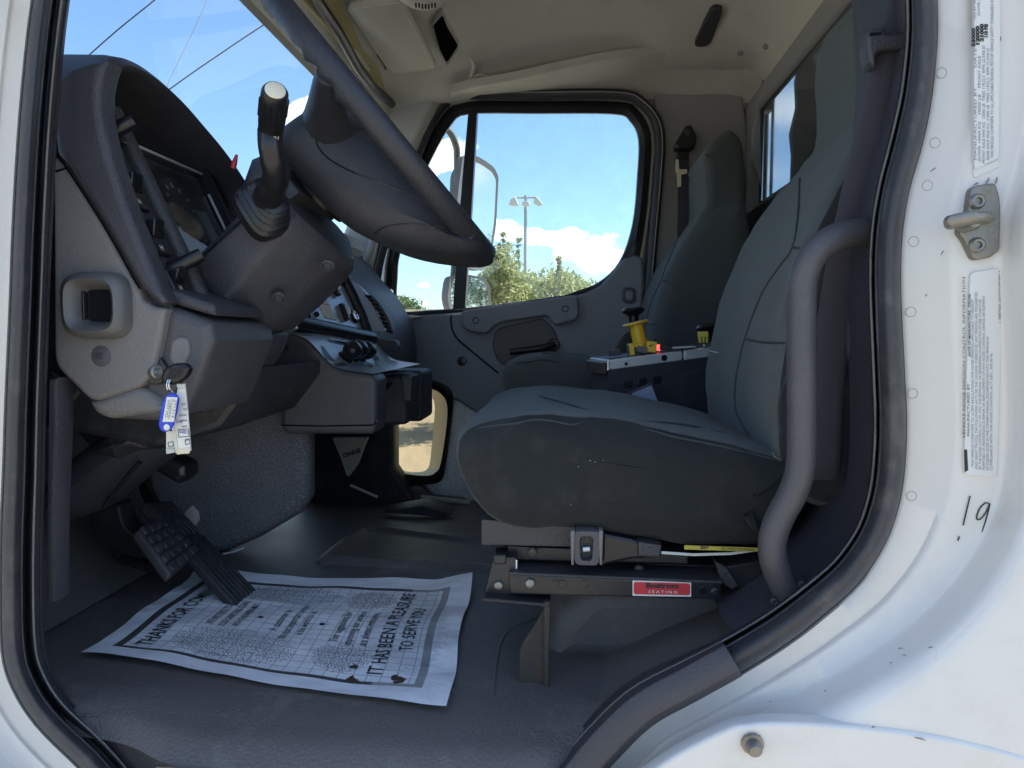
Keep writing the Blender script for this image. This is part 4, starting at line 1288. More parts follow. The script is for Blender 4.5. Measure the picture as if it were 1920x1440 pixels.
# shroud: stations along the axis, cross-sections in (across = Y, down = DN)
o0 = P(480, 505, .915)
o0.y = 1.03
stn = []
for s, top_, ed, bot, wy in [(-.075, -.060, .004, .046, .105), (-.055, -.066, .006, .053, .118), (.0, -.066, -.002, .052, .12), (.05, -.063, -.008, .048, .12), (.074, -.060, -.013, .044, .116), (.088, -.055, -.015, .037, .10)]:
    c = o0 + AX * s
    sec = [(-wy + .02, top_ - .004), (-wy + .004, top_ + .004), (-wy, ed - .010), (-wy + .0015, ed - .004), (-wy + .008, ed + .003), (-wy + .066, bot - .006), (-wy + .080, bot), (wy - .080, bot), (wy - .012, ed + .012), (wy, ed), (wy - .004, top_ + .012), (wy - .02, top_), (0, top_ - .004)]
    stn.append([c + Vector((0, y, 0)) + DN * d for y, d in sec])
V, Fc = loft(stn, True, True)
sh = mk('column_shroud', V, Fc, M['dark_plastic'], colm, smooth=32, bevel=.002)
# upper cover, with its joint line
stn = []
for s, top_, wy in [(-.075, -.072, .085), (-.05, -.078, .095), (.0, -.078, .10), (.027, -.082, .10), (.05, -.112, .098), (.08, -.132, .092), (.105, -.126, .085)]:
    c = o0 + AX * s
    stn.append([c + Vector((0, y, 0)) + DN * d for y, d in [(-wy, -.05), (-wy - .002, -.066), (-wy + .004, top_ * .7 - .02), (-wy + .022, top_), (wy - .022, top_), (wy - .004, top_ * .7 - .02), (wy, -.05)]])
V, Fc = loft(stn, True, True)
mk('column_cover', V, Fc, M['dark_plastic'], colm, smooth=60, bevel=.002)
tube('joint_line', [o0 + AX * s + Vector((0, -.1175, 0)) + DN * (-.0585) for s in (-.07, -.03, 0, .05, .10)], .0016, M['lens_black'], colm, n=5)
for px, py in [(523, 558), (614, 498)]:
    lathe('screw_well', P(px, py, .945), (.2, -.8, -.6), [(.009, -.004), (.009, .001), (.007, .002), (.005, -.002), (0, -.002)], M['dark_plastic'], sh, n=16)
# hazard tab behind
tube('hazard_tab', [P(437, 316, 1.03), P(440, 304, 1.03), P(444, 290, 1.03)], [.0045, .004, .002], M['red_plastic'], colm, n=8)
# multi-function stalk
stk = cr([(500, 372, .868), (512, 352, .84), (517, 330, .815), (513, 305, .80), (507, 275, .792), (506, 245, .795)], 4)
st_ = tube('stalk_lever', [P(*p) for p in stk], [.0175] * 3 + [.0155] * 5 + [.0142] * 6 + [.0135] * 7, M['smooth_black_plastic'], colm, n=18, smooth=60)
kp0, kp1 = P(507, 249, .797), P(516, 170, .742)
kd = (kp1 - kp0)
kl = kd.length
lathe('stalk_grip', kp0, kd, [(.0130, -.001), (.0138, .002), (.0140, kl * .25), (.0145, kl * .27), (.0145, kl * .8), (.0139, kl * .95), (.0122, kl), (0, kl)], M['smooth_black_plastic'], st_, n=20, smooth=50)
lathe('stalk_button', kp1, kd, [(.0106, -.002), (.0106, .0012), (.009, .0022), (0, .0024)], M['cream_cap'], st_, n=20)
k1 = kd.normalized()
a_ = k1.orthogonal().normalized()
b_ = k1.cross(a_)
for k in range(10):
    a = 2 * math.pi * k / 10
    d = a_ * math.cos(a) + b_ * math.sin(a)
    tube('grip_rib', [kp0 + k1 * (kl * .42) + d * .0141, kp0 + k1 * (kl * .82) + d * .0141], .0016, M['smooth_black_plastic'], st_, n=6)
pr = (kp0 + k1 * (kl * .10))
lx = Vector((1, 0, 0))
ln_ = k1.cross(lx).normalized()
ln_ = ln_ if ln_.y < 0 else -ln_
lettering('print', 'HI LO |', .0065, M['white_ink'], st_, pr + ln_ * .0148 - lx * .003 , lx, k1, width=.014, bold=.0002)
for dx in (0.0, 0.005):
    lathe('print_dot', pr + ln_ * .0143 + lx * (dx + .0005) - k1 * .004, ln_, [(.0013, 0), (.0013, .0008), (0, .0008)], M['white_ink'], st_, n=10)
# pleated boot at its root
bc = P(503, 374, .875)
bax = (P(520, 345, .855) - P(492, 395, .90)).normalized()
bx = bax.cross(Vector((0, 1, 0))).normalized()
by = bx.cross(bax).normalized()
rings = []
for k, (w_, h) in enumerate([(.037, -.042), (.038, -.026), (.033, -.022), (.036, -.016), (.029, -.012), (.032, -.006), (.026, -.002), (.029, .003), (.023, .006), (.026, .011), (.019, .014)]):
    sq_ = [(math.copysign(abs(math.cos(a)) ** .6, math.cos(a)), math.copysign(abs(math.sin(a)) ** .6, math.sin(a))) for a in [2 * math.pi * q_ / 24 for q_ in range(24)]]
    rings.append([bc + bax * h + bx * (c_x * w_ * 0.95) + by * (c_y * w_ * .72) for c_x, c_y in sq_])
V, Fc = loft(rings, True, True)
mk('stalk_boot', V, Fc, M['smooth_black_plastic'], colm, smooth=40)
# lower shaft cover down to the floor
puff('shaft_cover', XZ(rnd([(100, 900), (235, 790), (300, 800), (345, 835), (250, 910), (195, 955), (108, 985)], .2, 3), 1.06), 1.0, 1.13, .045, M['dark_plastic'], colm, n=5, smooth=70)
puff('shaft_collar', XZ(rnd([(178, 846), (236, 786), (306, 790), (312, 838), (262, 868)], .15, 3), 1.05), .985, 1.145, .05, M['dash_face'], colm, n=5, smooth=70)
tube('shaft_edge', [P(x, y, .99) for x, y in [(262, 866), (230, 905), (206, 934), (196, 950)]], .004, M['smooth_black_plastic'], colm, n=8)
puff('hood_release', XZ(rnd([(280, 850), (305, 842), (358, 868), (360, 890), (345, 905), (300, 880)], .25, 3), 1.1), 1.08, 1.13, .01, M['smooth_black_plastic'], colm, n=3)

# ------------------------------------------------------------------ steering wheel
WC_ = P(728, 250, 1.05)
whl = Thing('steering_wheel', 'dark steering wheel with finger grips seen edge on above the column', 'steering wheel', WC_)
RW = .224
n_ = 96
rings = []
tilt = 0.0
for k in range(n_):
    a = 2 * math.pi * k / n_
    rad = DN * math.cos(a) + Vector((0, 1, 0)) * math.sin(a)
    c = WC_ + rad * RW
    bump = 0.0042 * math.cos(a * 44) if math.cos(a) < .1 else 0
    rg = []
    for q_ in range(14):
        b = 2 * math.pi * q_ / 14
        rr_ = .0165
        off = rad * (math.cos(b) * .0140) + AX * (math.sin(b) * .0158)
        if math.sin(b) < -.2:
            off += AX * (bump * -math.sin(b))
        rg.append(c + off)
    rings.append(rg)
V, Fc = loft(rings, True, False, True)
mk('rim', V, Fc, M['wheel_rubber'], whl, smooth=70)
hub = [(541, 272), (550, 256), (575, 236), (612, 213), (640, 205), (668, 218), (700, 246), (745, 300), (790, 352), (826, 384), (862, 412), (900, 450), (908, 474), (880, 486), (820, 482), (760, 472), (700, 452), (655, 424), (610, 380), (570, 335), (546, 300)]
hp = XZ(hub, 1.0)
hp = [(a.x, a.y) for a in cr(hp, 2, True)]
hubp = puff('hub_pad', hp, .925, 1.175, .045, M['wheel_rubber'], whl, n=6, smooth=80)
seam('pad_seam', hubp, [(640, 217), (612, 228), (594, 250), (597, 276), (620, 300), (660, 322), (720, 345), (770, 365), (800, 383)], .0011, M['lens_black'])
seam('pad_seam', hubp, [(702, 438), (725, 424), (770, 419), (820, 424), (850, 442)], .0009, M['lens_black'])
for sy in (-1, 1):
    tube('spoke', cr([WC_ - AX * .05 + DN * (-.02) + Vector((0, sy * .08, 0)), WC_ - AX * .036 + DN * (-.018) + Vector((0, sy * .14, 0)), WC_ - AX * .006 + DN * (-.012) + Vector((0, sy * .225, 0))], 3), [.052, .046, .038, .031, .025, .020, .015], M['wheel_rubber'], whl, n=12, smooth=70)
    tube('spoke', [WC_ - AX * .045 + DN * (.07) + Vector((0, sy * .07, 0)), WC_ - AX * .02 + DN * (.15) + Vector((0, sy * .085, 0)), WC_ - AX * .004 + DN * (.218) + Vector((0, sy * .09, 0))], [.035, .026, .016], M['wheel_rubber'], whl, n=12, smooth=70)
cyl('wheel_boss', WC_ - AX * .14, WC_ - AX * .06, .05, M['smooth_black_plastic'], whl, n=24)

# ------------------------------------------------------------------ pedals
br = Thing('brake_pedal', 'black brake pedal with blocky rubber tread beside the accelerator', 'pedal', PZ(300, 1100, ZF))
bq = [P(258, 990, 1.0), P(310, 975, 1.09), P(372, 1034, 1.07), P(322, 1078, .98)]
bn = (bq[1] - bq[0]).cross(bq[2] - bq[0]).normalized()
if bn.x < 0:
    bn = -bn
V, Fc = loft([[p - bn * .018 for p in bq], bq], True, True)
pad = mk('pad', V, Fc, M['black_rubber'], br, bevel=.006, seg=3)
for i in range(5):
    for j in range(4):
        def bpt(a, b):
            return bq[0].lerp(bq[3], a).lerp(bq[1].lerp(bq[2], a), b)
        a0, a1, b0_, b1 = i / 5 + .02, (i + 1) / 5 - .02, j / 4 + .025, (j + 1) / 4 - .025
        q4 = [bpt(a0, b0_), bpt(a1, b0_), bpt(a1, b1), bpt(a0, b1)]
        V, Fc = loft([[p - bn * .001 for p in q4], [p + bn * .005 for p in q4]], True, True)
        mk('tread_block', V, Fc, M['black_rubber'], pad, bevel=.0015, seg=1)
tube('arm', [P(190, 945, 1.10), P(205, 1000, 1.10), P(230, 1045, 1.12), P(285, 1062, 1.07), P(305, 1040, 1.06)], .013, M['black_steel'], br, n=10, flat=.6, smooth=60)
ac = Thing('accelerator_pedal', 'long ribbed black accelerator pedal resting over the paper floor mat', 'pedal', PZ(440, 1140, ZF))
aq = [P(268, 942, 1.13), P(318, 938, 1.20), P(482, 1112, 1.125), P(446, 1138, 1.045)]
an = (aq[1] - aq[0]).cross(aq[2] - aq[0]).normalized()
if an.x < 0:
    an = -an
V, Fc = loft([[p - an * .016 for p in aq], aq], True, True)
pad = mk('pad', V, Fc, M['black_rubber'], ac, bevel=.005, seg=3)
for j in range(6):
    b0_, b1 = j / 6 + .03, (j + 1) / 6 - .04

    def apt(a, b):
        return aq[0].lerp(aq[3], a).lerp(aq[1].lerp(aq[2], a), b)
    for a0, a1 in ((.02, .36), (.40, .985)):
        q4 = [apt(a0, b0_), apt(a1, b0_), apt(a1, b1), apt(a0, b1)]
        V, Fc = loft([[p - an * .001 for p in q4], [p + an * .004 for p in q4]], True, True)
        mk('rib', V, Fc, M['black_rubber'], pad, bevel=.001, seg=1)
tube('arm', [P(290, 950, 1.18), P(275, 920, 1.22), P(270, 880, 1.26)], .012, M['black_steel'], ac, n=8)

# ------------------------------------------------------------------ keys
key = Thing('ignition_key', 'black headed key in the ignition lock carrying a split ring', 'key', P(330, 710, .79))
kh = rnd([(303, 706), (310, 690), (330, 680), (350, 681), (359, 690), (352, 706), (336, 720), (318, 722), (306, 716)], .4, 4)
kb_ = puff('key_head', XZ(kh, .785), .780, .794, .005, M['smooth_black_plastic'], key, n=4, smooth=60)
for k in range(5):
    tube('head_rib', [P(312 + k * 6, 712 - k, .7795), P(321 + k * 6.2, 690 - k * .4, .7795)], .0011, M['smooth_black_plastic'], kb_, n=6)
tube('key_blade', [P(293, 697, .806), P(308, 698, .792)], .0028, M['chrome'], key, n=8, flat=.5)
rc = P(325, 722, .785)
for dx in (-.0012, .0012):
    tube('split_ring', [rc + Vector((dx + .0045 * math.sin(a) * .5, .0075 * math.sin(a), .0085 * math.cos(a))) for a in [2 * math.pi * k / 24 for k in range(24)]], .0009, M['chrome'], key, n=6, closed=True)
tag = Thing('key_tag', 'blue plastic key tag with handwritten paper insert hanging under the key', 'key tag', P(318, 810, .775))
to = [P(x, y, .775) for x, y in [(316, 738), (330, 737), (337, 746), (333, 772), (326, 800), (316, 810), (304, 808), (299, 796), (303, 772), (308, 750)]]
tp = rnd([(p.x, p.z) for p in to], .4, 3)
tb = puff('tag_body', tp, .772, .776, .0012, M['blue_plastic'], tag, n=2)
slab('tag_insert', [(313, 744), (333, 745), (326, 791), (305, 791)], .772, .7712, .773, M['tag_paper'], tb, r=.0003, n=1)
for i, tx in enumerate(['271314', 'Freightliner', '2007 M2']):
    lettering('handwriting', tx, .0042, M['faint_ink'], tb, P(327 - i * 6, 749, .7708), P(320, 790, .77) - P(327, 749, .77), P(333, 750, .77) - P(327, 749, .77), width=.021 if i != 1 else .023)
lathe('tag_eyelet', P(313, 801, .7718), (0, -1, 0), [(.0036, 0), (.0036, .0008), (.0022, .0010), (0, .0004)], M['tag_paper'], tb, n=14)
ptg = Thing('paper_key_tag', 'folded white paper key tag in clear sleeve behind the blue tag', 'key tag', P(335, 850, .785))
slab('tag_leaf', [(334, 724), (347, 721), (352, 770), (358, 845), (330, 850), (322, 800)], .785, .784, .787, M['tag_paper'], ptg, r=.0005, n=1)
slab('tag_leaf', [(312, 808), (326, 808), (330, 846), (312, 850)], .79, .789, .791, M['tag_paper'], ptg, r=.0005, n=1)
slab('clear_end', [(333, 722), (347, 719), (348, 727), (334, 730)], .783, .7825, .7838, M['clear_sleeve'], ptg, r=.0003, n=1)
slab('clear_end', [(312, 842), (328, 840), (330, 848), (313, 851)], .788, .7865, .7885, M['clear_sleeve'], ptg, r=.0003, n=1)
slab('fold_edge', [(325, 806), (329, 806), (334, 848), (330, 850)], .783, .7825, .784, M['cream_paint'], ptg, r=.0003, n=1)
slab('tag_foot', [(332, 843), (358, 838), (355, 850), (332, 852)], .784, .7832, .785, M['cream_cap'], ptg, r=.0003, n=1)
for tx, x, y, wd in [('STK', 343, 755, .006), ('YEAR', 345, 797, .007), ('MAKE', 344, 786, .007), ('MODEL', 343, 776, .009), ('ID', 344, 765, .004), ('RED', 349, 822, .005)]:
    lettering('print', tx, .0034, M['ink'], ptg, P(x + 6, y, .7835), (-1, 0, -.12), (.12, 0, -1), width=wd)
for x0, y0, x1, y1 in [(334, 806, 354, 820), (347, 825, 355, 834), (315, 830, 324, 838)]:
    tube('box_rule', [P(x, y, .7834 if x0 > 320 else .7884) for x, y in [(x0, y0), (x1, y0 - 2), (x1 + 1, y1 - 2), (x0 + 1, y1), (x0, y0)]], .0004, M['ink'], ptg, n=4)
lettering('handwriting', '10M', .0065, M['blue_ink'], ptg, P(353, 807, .7833), (-1, 0, .1), (-.1, 0, -1), width=.010)
lettering('handwriting', 'FRT', .005, M['blue_ink'], ptg, P(342, 788, .7833), (-1, 0, .1), (-.1, 0, -1), width=.007)
# ------------------------------------------------------------------ driver's seat
YM = 1.075


def interp(tab, x):
    for (a, b), (c, d) in zip(tab, tab[1:]):
        if a <= x <= c:
            return b + (d - b) * (x - a) / (c - a)
    return tab[0][1] if x < tab[0][0] else tab[-1][1]


def by_y(V, Fc, ylim):
    return [1 if sum(V[i][1] for i in f) / len(f) < ylim else 0 for f in Fc]


def make_seat(loc):
    t = Thing('driver_seat', 'grey blue cloth high back seat on black steel slides by the open door', 'seat', loc, 'cloth seats of the cab')
    # cushion
    px = [(853, 835), (868, 805), (905, 788), (960, 777), (1030, 772), (1100, 777), (1180, 787), (1260, 803), (1350, 822), (1440, 846), (1482, 866), (1484, 910), (1468, 968), (1444, 1018), (1400, 1030), (1300, 1020), (1200, 1011),
          (1100, 1002), (1000, 993), (948, 984), (905, 962), (876, 926), (858, 880)]
    out = [(a.x, a.y) for a in cr(XZ(px, .87), 3, True)]

    def wc(x, y, z):
        d = max(-1, min(1, (y - YM) / .24))
        if z > 1.6 - .16:
            k = min(1, (z - 1.44) / .04)
            z += k * (.012 * (1 - d * d) - .010 * math.exp(-((abs(d) - .55) / .12) ** 2) * (1 if x > .02 else .3))
        # soft crumple of the worn side
        if d < -.8:
            y += .004 * math.sin(34 * x + 3) * math.sin(40 * z)
        return x, y, z
    V, Fc = puff_geo(out, .838, 1.312, .05, 7)
    V2 = []
    for v_ in V:
        V2.append(wc(*v_))
    cu = mk('cushion', V2, Fc, [M['fabric'], M['worn_side_fabric']], t, smooth=80, mats=by_y(V, Fc, .868), subsurf=2)
    puffy(cu, .012, .075)
    seam('crease', cu, [(858, 822), (880, 809), (905, 801), (935, 797), (965, 794), (1000, 787), (1035, 789), (1070, 796), (1100, 792), (1140, 799), (1180, 805), (1215, 806), (1260, 818), (1310, 828), (1350, 836), (1400, 848), (1440, 858), (1462, 864)], .0016, M['stitching'])
    seam('seam', cu, [(1010, 742), (1060, 756), (1110, 772), (1140, 782)], .0012, M['stitching'])
    seam('seam', cu, [(1150, 792), (1200, 790), (1260, 793), (1330, 805), (1400, 825)], .0012, M['stitching'])
    for q_ in ([(1170, 842), (1185, 815), (1200, 800)], [(1195, 838), (1188, 815), (1176, 797)], [(975, 760), (970, 750), (974, 744)], [(1180, 806), (1220, 836), (1235, 862)]):
        seam('fabric_fold', cu, q_, .0012, M['worn_side_fabric'])
    for k in range(10):
        x, y = random.uniform(880, 1420), random.uniform(815, 1000)
        if random.random() < .6:
            x, y = random.uniform(1040, 1240), random.gauss(872, 12)
        pt = drape(cu, [(x, y)], .0003)
        if pt:
            box('lint', pt[0], (random.uniform(.0004, .0012), .0004, random.uniform(.0004, .0008)), M['white_ink'] if k % 3 else M['label_film'], cu, bevel=0)
    # backrest
    fr = []
    for x, y, Y in [(1320, 800, 1.29), (1309, 760, 1.29), (1307, 700, 1.29), (1316, 640, 1.29), (1340, 540, 1.285), (1380, 455, 1.275), (1430, 380, 1.255), (1480, 325, 1.235), (1510, 296, 1.22)]:
        p = P(x, y, Y)
        fr.append((p.x, p.z))
    bk = [(.490, 1.6 + .312), (.508, 1.6 + .25), (.506, 1.6 + .12), (.485, 1.6 - .02), (.455, 1.6 - .14), (.41, 1.6 - .20), (.30, 1.6 - .215)]
    out = [(a.x, a.y) for a in cr(fr + bk, 3, True)]
    zt, zb = 1.6 + .32, 1.6 - .2
    front = sorted([(z, x) for x, z in fr])
    KW = [(1.40, .97), (1.52, 1.0), (1.66, .98), (1.76, .90), (1.84, .78), (1.90, .66), (1.95, .62)]

    def wb(x, y, z):
        k = interp(KW, z)
        d = (y - YM) / .235
        fx = interp(front, z)
        if x < fx + .07:
            x += .032 * max(0, 1 - d * d) * min(1, max(0, (1.93 - z) / .1)) + .006 * math.exp(-((abs(d) - .58) / .1) ** 2)
        return x, YM + (y - YM) * k, z
    V, Fc = puff_geo(out, .84, 1.31, .055, 7)
    V2 = [wb(*v_) for v_ in V]
    bo = mk('backrest', V2, Fc, [M['fabric'], M['worn_side_fabric']], t, smooth=80, mats=by_y(V, Fc, .862), subsurf=2)
    puffy(bo, .010, .08)

    # headrest
    hp_ = [(1508, 310, 1.22), (1520, 285, 1.22), (1524, 240, 1.22), (1522, 180, 1.22), (1520, 110, 1.22), (1522, 120, 1.22), (1530, 92, 1.22), (1542, 76, 1.22)]
    h = [(P(x, y, Y).x, P(x, y, Y).z) for x, y, Y in hp_] + [(.456, 1.6 + .510), (.480, 1.6 + .503), (.496, 1.6 + .475), (.500, 1.6 + .43), (.505, 1.6 + .36), (.50, 1.6 + .29), (.46, 1.6 + .275)]
    out = [(a.x, a.y) for a in cr(h, 3, True)]

    def wh(x, y, z):
        k = interp([(1.85, 1.02), (2.0, 1.0), (2.04, .96), (2.085, .86), (2.125, .64)], z)
        return x, YM + (y - YM) * k, z
    V, Fc = puff_geo(out, .945, 1.222, .026, 6)
    hd = mk('headrest', [wh(*v_) for v_ in V], Fc, [M['fabric'], M['worn_side_fabric']], t, smooth=80, subsurf=2)
    puffy(hd, .007, .08)
    seam('seam', bo, [(1500, 335), (1497, 400), (1487, 463), (1462, 500), (1433, 543), (1415, 585), (1400, 627), (1388, 670), (1380, 717), (1379, 760), (1390, 793), (1405, 815)], .0020, M['stitching'])
    seam('seam', bo, [(1478, 700), (1466, 735), (1461, 775), (1466, 815)], .0020, M['stitching'])
    seam('seam', bo, [(1400, 636), (1425, 641), (1450, 643), (1480, 643)], .0016, M['stitching'])
    seam('seam', bo, [(1487, 464), (1500, 466), (1516, 468), (1530, 469)], .0016, M['stitching'])
    seam('seam', hd, [(1514, 293), (1528, 303), (1545, 306), (1570, 296), (1600, 272), (1612, 262)], .0020, M['stitching'])
    seam('scuff', bo, [(1326, 655), (1335, 659), (1346, 661)], .0008, M['white_ink'])
    return t


seat = make_seat((0.3, YM, ZF + .11))
cush = ([x for x in bpy.data.objects if x.parent == seat.o and x.name.startswith('cushion')][0], seat)
t2 = copy_tree(seat.o)
t2.name = 'passenger_seat'
t2.location = (0.3 - .03, YM + 1.0, ZF + .11 + .035)
for ch in [x for x in bpy.data.objects if x.parent == t2 and len(x.data.materials) > 1]:
    ch.data = ch.data.copy()
    ch.data.materials[1] = M['fabric']          # paler sides, to offset the shade this seat stands in
t2['label'] = 'grey blue cloth passenger seat beyond the control box by the far door'
# wear on the near cushion: foam showing through at the back corner
decal('bare_foam', cush, [(1446, 846), (1455, 840), (1466, 840), (1472, 848), (1470, 858), (1462, 864), (1452, 858)], M['yellowed_cloth'], lift=.0025, thick=.003)
# slides and risers of the driver's seat
base = Thing('seat_slide', 'black steel seat slide with red and white maker sticker under the cushion', 'seat base', P(1130, 1110, 1.0))
slab('upper_channel', [(903, 972), (1080, 984), (1080, 1024), (903, 1020)], .875, .87, 1.28, M['dash_face'], base, r=.002)
slab('inner_rail', [(952, 1024), (1200, 1034), (1290, 1040), (1290, 1058), (952, 1050)], .88, .88, 1.27, M['black_steel'], base, r=.002)
slab('cross_member', [(975, 1050), (1400, 1062), (1400, 1085), (975, 1072)], .90, .90, 1.26, M['black_steel'], base, r=.002)
rail = slab('slide_rail', [(955, 1074), (1352, 1091), (1350, 1122), (955, 1112)], .855, .85, .90, M['black_steel'], base, r=.0025)
slab('rail_flange', [(955, 1070), (1352, 1087), (1352, 1092), (955, 1075)], .852, .846, .90, M['dash_face'], base, r=.001, n=1)
slab('front_bracket', [(925, 1043), (968, 1043), (968, 1116), (908, 1114)], .86, .856, .90, M['black_steel'], base, r=.003)
slab('foot_flange', [(906, 1113), (1032, 1124), (1032, 1130), (906, 1119)], .85, .835, 1.24, M['black_steel'], base, r=.0012, n=1)
slab('riser_plate', [(1020, 1126), (1032, 1127), (1029, 1300), (1020, 1306)], .842, .836, .845, M['rusty_steel'], base, r=.001, n=1)
slab('riser_web', [(992, 1185), (1005, 1165), (1022, 1135), (1022, 1300), (972, 1312), (975, 1215)], .85, .846, .852, M['rusty_steel'], base, r=.001, n=1)
# round tilt knob with a slotted face
kx, kz = P(1098, 1026, .845).x, P(1098, 1026, .845).z
kpx = rnd([(1072, 992), (1128, 993), (1124, 1060), (1076, 1058)], .25, 4)
ko = XZ(kpx, .845)
inner = rnd([(1086, 1003), (1113, 1003), (1110, 1050), (1088, 1049)], .35, 4)
ki = XZ(inner, .845)
V, Fc = loft([[(x, .87, z) for x, z in ko], [(x, .842, z) for x, z in ko], [(x, .840, z) for x, z in offset2(ko, .0015)], [(x, .840, z) for x, z in ki], [(x, .852, z) for x, z in ki]], True, False)
kn = mk('tilt_knob', V, Fc, M['mid_grey_plastic'], base, smooth=40)
for x0 in (1069, 1122):
    slab('knob_rim', rnd([(x0, 994), (x0 + 9, 993), (x0 + 7, 1059), (x0 + 2, 1058)], .3, 2), .842, .838, .86, M['grey_plastic'], kn, r=.002, n=2)
slab('knob_web', [(1086, 1003), (1113, 1003), (1110, 1050), (1088, 1049)], .853, .852, .856, M['dash_face'], kn, r=.0005, n=1)
tube('knob_pin', [P(1093, 1030, .848), P(1106, 1029, .848)], .003, M['brushed_aluminium'], kn, n=8)
slab('lever_body', [(1128, 996), (1180, 1006), (1210, 1016), (1240, 1020), (1238, 1042), (1180, 1046), (1126, 1058)], .86, .852, .90, M['smooth_black_plastic'], base, r=.004, n=2, round_=.12)
slab('lever_grip', [(1196, 1014), (1240, 1020), (1238, 1044), (1212, 1044), (1196, 1040)], .85, .846, .88, M['dash_face'], base, r=.003, n=2)
for x, y, r_, Y, m_ in [(994, 1093, .0068, .85, 'zinc'), (998, 1035, .006, .869, 'rusty_steel'), (1198, 1066, .0058, .88, 'dash_face'), (1340, 1108, .0068, .85, 'black_steel'), (935, 1097, .006, .856, 'zinc')]:
    c = P(x, y, Y)
    lathe('bolt_head', c, (0, -1, 0), [(r_, -.002), (r_, .002), (r_ * .85, .004), (r_ * .5, .005), (0, .0048)], M[m_], base, n=6 if r_ > .0065 else 14)
for x in (1041, 1055, 1096, 1318):
    lathe('rail_hole', P(x, 1095 if x < 1200 else 1107, .8495), (0, -1, 0), [(.0046, 0), (.0046, .0008), (.0038, .001), (0, .0002)], M['lens_black'], rail, n=12)
box('front_stud', P(938, 1046, .862), (.016, .016, .012), M['black_steel'], base, bevel=.002)
slab('rear_bracket', [(1358, 1060), (1424, 1048), (1428, 1096), (1378, 1100)], .87, .865, 1.24, M['black_steel'], base, r=.002)
slab('rear_hinge', [(1340, 1050), (1362, 1062), (1384, 1096), (1372, 1104), (1352, 1092)], .862, .858, .88, M['dash_face'], base, r=.002)
stk_ = slab('maker_sticker', [(1186, 1088), (1296, 1091), (1296, 1119), (1186, 1117)], .8485, .8480, .8495, M['label_film'], base, r=.0002, n=1, label='red and white maker sticker on the slide rail')
slab('sticker_field', rnd([(1188, 1091), (1294, 1094), (1294, 1116), (1188, 1114)], .2, 2), .8478, .8476, .8482, M['red_sticker'], stk_, r=.0001, n=1)
lettering('print', 'Bostrom', .0082, M['ink'], stk_, P(1211, 1101.5, .8472), P(1272, 1103, .8472) - P(1211, 1101.5, .8472), (0, 0, 1), width=.039, bold=.0004)
lettering('print', 'S E A T I N G', .0046, M['white_ink'], stk_, P(1216, 1111.5, .8472), P(1272, 1113, .8472) - P(1216, 1111.5, .8472), (0, 0, 1), width=.034)
ys_ = slab('caution_strip', [(1283, 1022), (1420, 1027), (1420, 1034), (1283, 1030)], .846, .845, .847, M['strip_yellow'], base, r=.0002, n=1)
lettering('print', 'SEAT', .0048, M['ink'], ys_, P(1313, 1029, .8446), P(1380, 1031, .8446) - P(1313, 1029, .8446), (0, 0, 1), width=.010, bold=.0002)
lettering('print', 'SEE OPERATOR MANUAL', .0046, M['ink'], ys_, P(1352, 1031, .8446), P(1410, 1033, .8446) - P(1352, 1031, .8446), (0, 0, 1), width=.040)
tube('release_cable', [P(x, y, .85) for x, y in [(1240, 1036), (1300, 1040), (1370, 1038), (1425, 1030)]], .0018, M['clean_white_plastic'], base, n=6)
box('white_dash', P(968, 1058, .858), (.0022, .001, .011), M['white_ink'], base, bevel=0)

# ------------------------------------------------------------------ grab handle by the door
gh = Thing('grab_handle', 'thick dark grey curved grab handle beside the driver seat', 'grab handle', P(1480, 1130, .775))
hp = cr([P(1668, 438, .80), P(1632, 435, .785), P(1598, 437, .775), P(1562, 448, .765), P(1528, 474, .76), P(1508, 514, .76), P(1503, 570, .76), P(1503, 700, .76), P(1503, 820, .76), P(1500, 880, .76), P(1486, 925, .762), P(1462, 970, .766), P(1449, 1010, .768), P(1450, 1050, .77), P(1464, 1088, .775), P(1482, 1120, .78)], 5)
tube('bar', hp, .0148, M['mid_grey_plastic'], gh, n=20, smooth=80)
slab('foot_plate', [(1438, 1122), (1462, 1118), (1500, 1082), (1518, 1104), (1466, 1144)], .785, .772, .80, M['mid_grey_plastic'], gh, r=.002, n=2)

for x, y in [(1452, 1128), (1503, 1096)]:
    lathe('plate_screw', P(x, y, .7715), (0, -1, 0), [(.0045, -.002), (.0045, .001), (.0025, .002), (0, .0012)], M['dark_plastic'], gh, n=12)

# ------------------------------------------------------------------ seat belts
belt = Thing('seat_belt', 'dark shoulder belt with plastic guide running down the driver seat side', 'seat belt', P(1600, 700, .80))
lft = [(1676, -70), (1665, 0), (1651, 60), (1637, 110), (1607, 233), (1565, 417), (1538, 560), (1522, 700), (1512, 900)]
rgt = [(1712, -70), (1699, 0), (1693, 60), (1686, 130), (1668, 260), (1632, 417), (1606, 560), (1585, 700), (1572, 900)]
YB = [.80, .80, .80, .80, .805, .815, .83, .835, .83]
V, Fc = loft([[P(a[0], a[1], y + .004 * 0), P((a[0] + b[0]) / 2, (a[1] + b[1]) / 2, y - .0012), P(b[0], b[1], y)] for a, b, y in zip(cr(lft, 3), cr(rgt, 3), [q.x for q in cr([(y, 0) for y in YB], 3)])], False, False)
mk('webbing', V, Fc, M['belt_webbing'], belt, solid=.0018, smooth=60)
slab('belt_guide', rnd([(1619, 66), (1628, 59), (1654, 57), (1652, 70), (1700, 64), (1700, 97), (1650, 99), (1638, 106), (1634, 133), (1624, 122), (1618, 96)], .3, 3), .795, .785, .808, M['dark_plastic'], belt, r=.004, n=3)
slab('guide_slot', [(1628, 62), (1652, 60), (1652, 66), (1630, 68)], .785, .784, .79, M['lens_black'], belt, r=.0005, n=1)
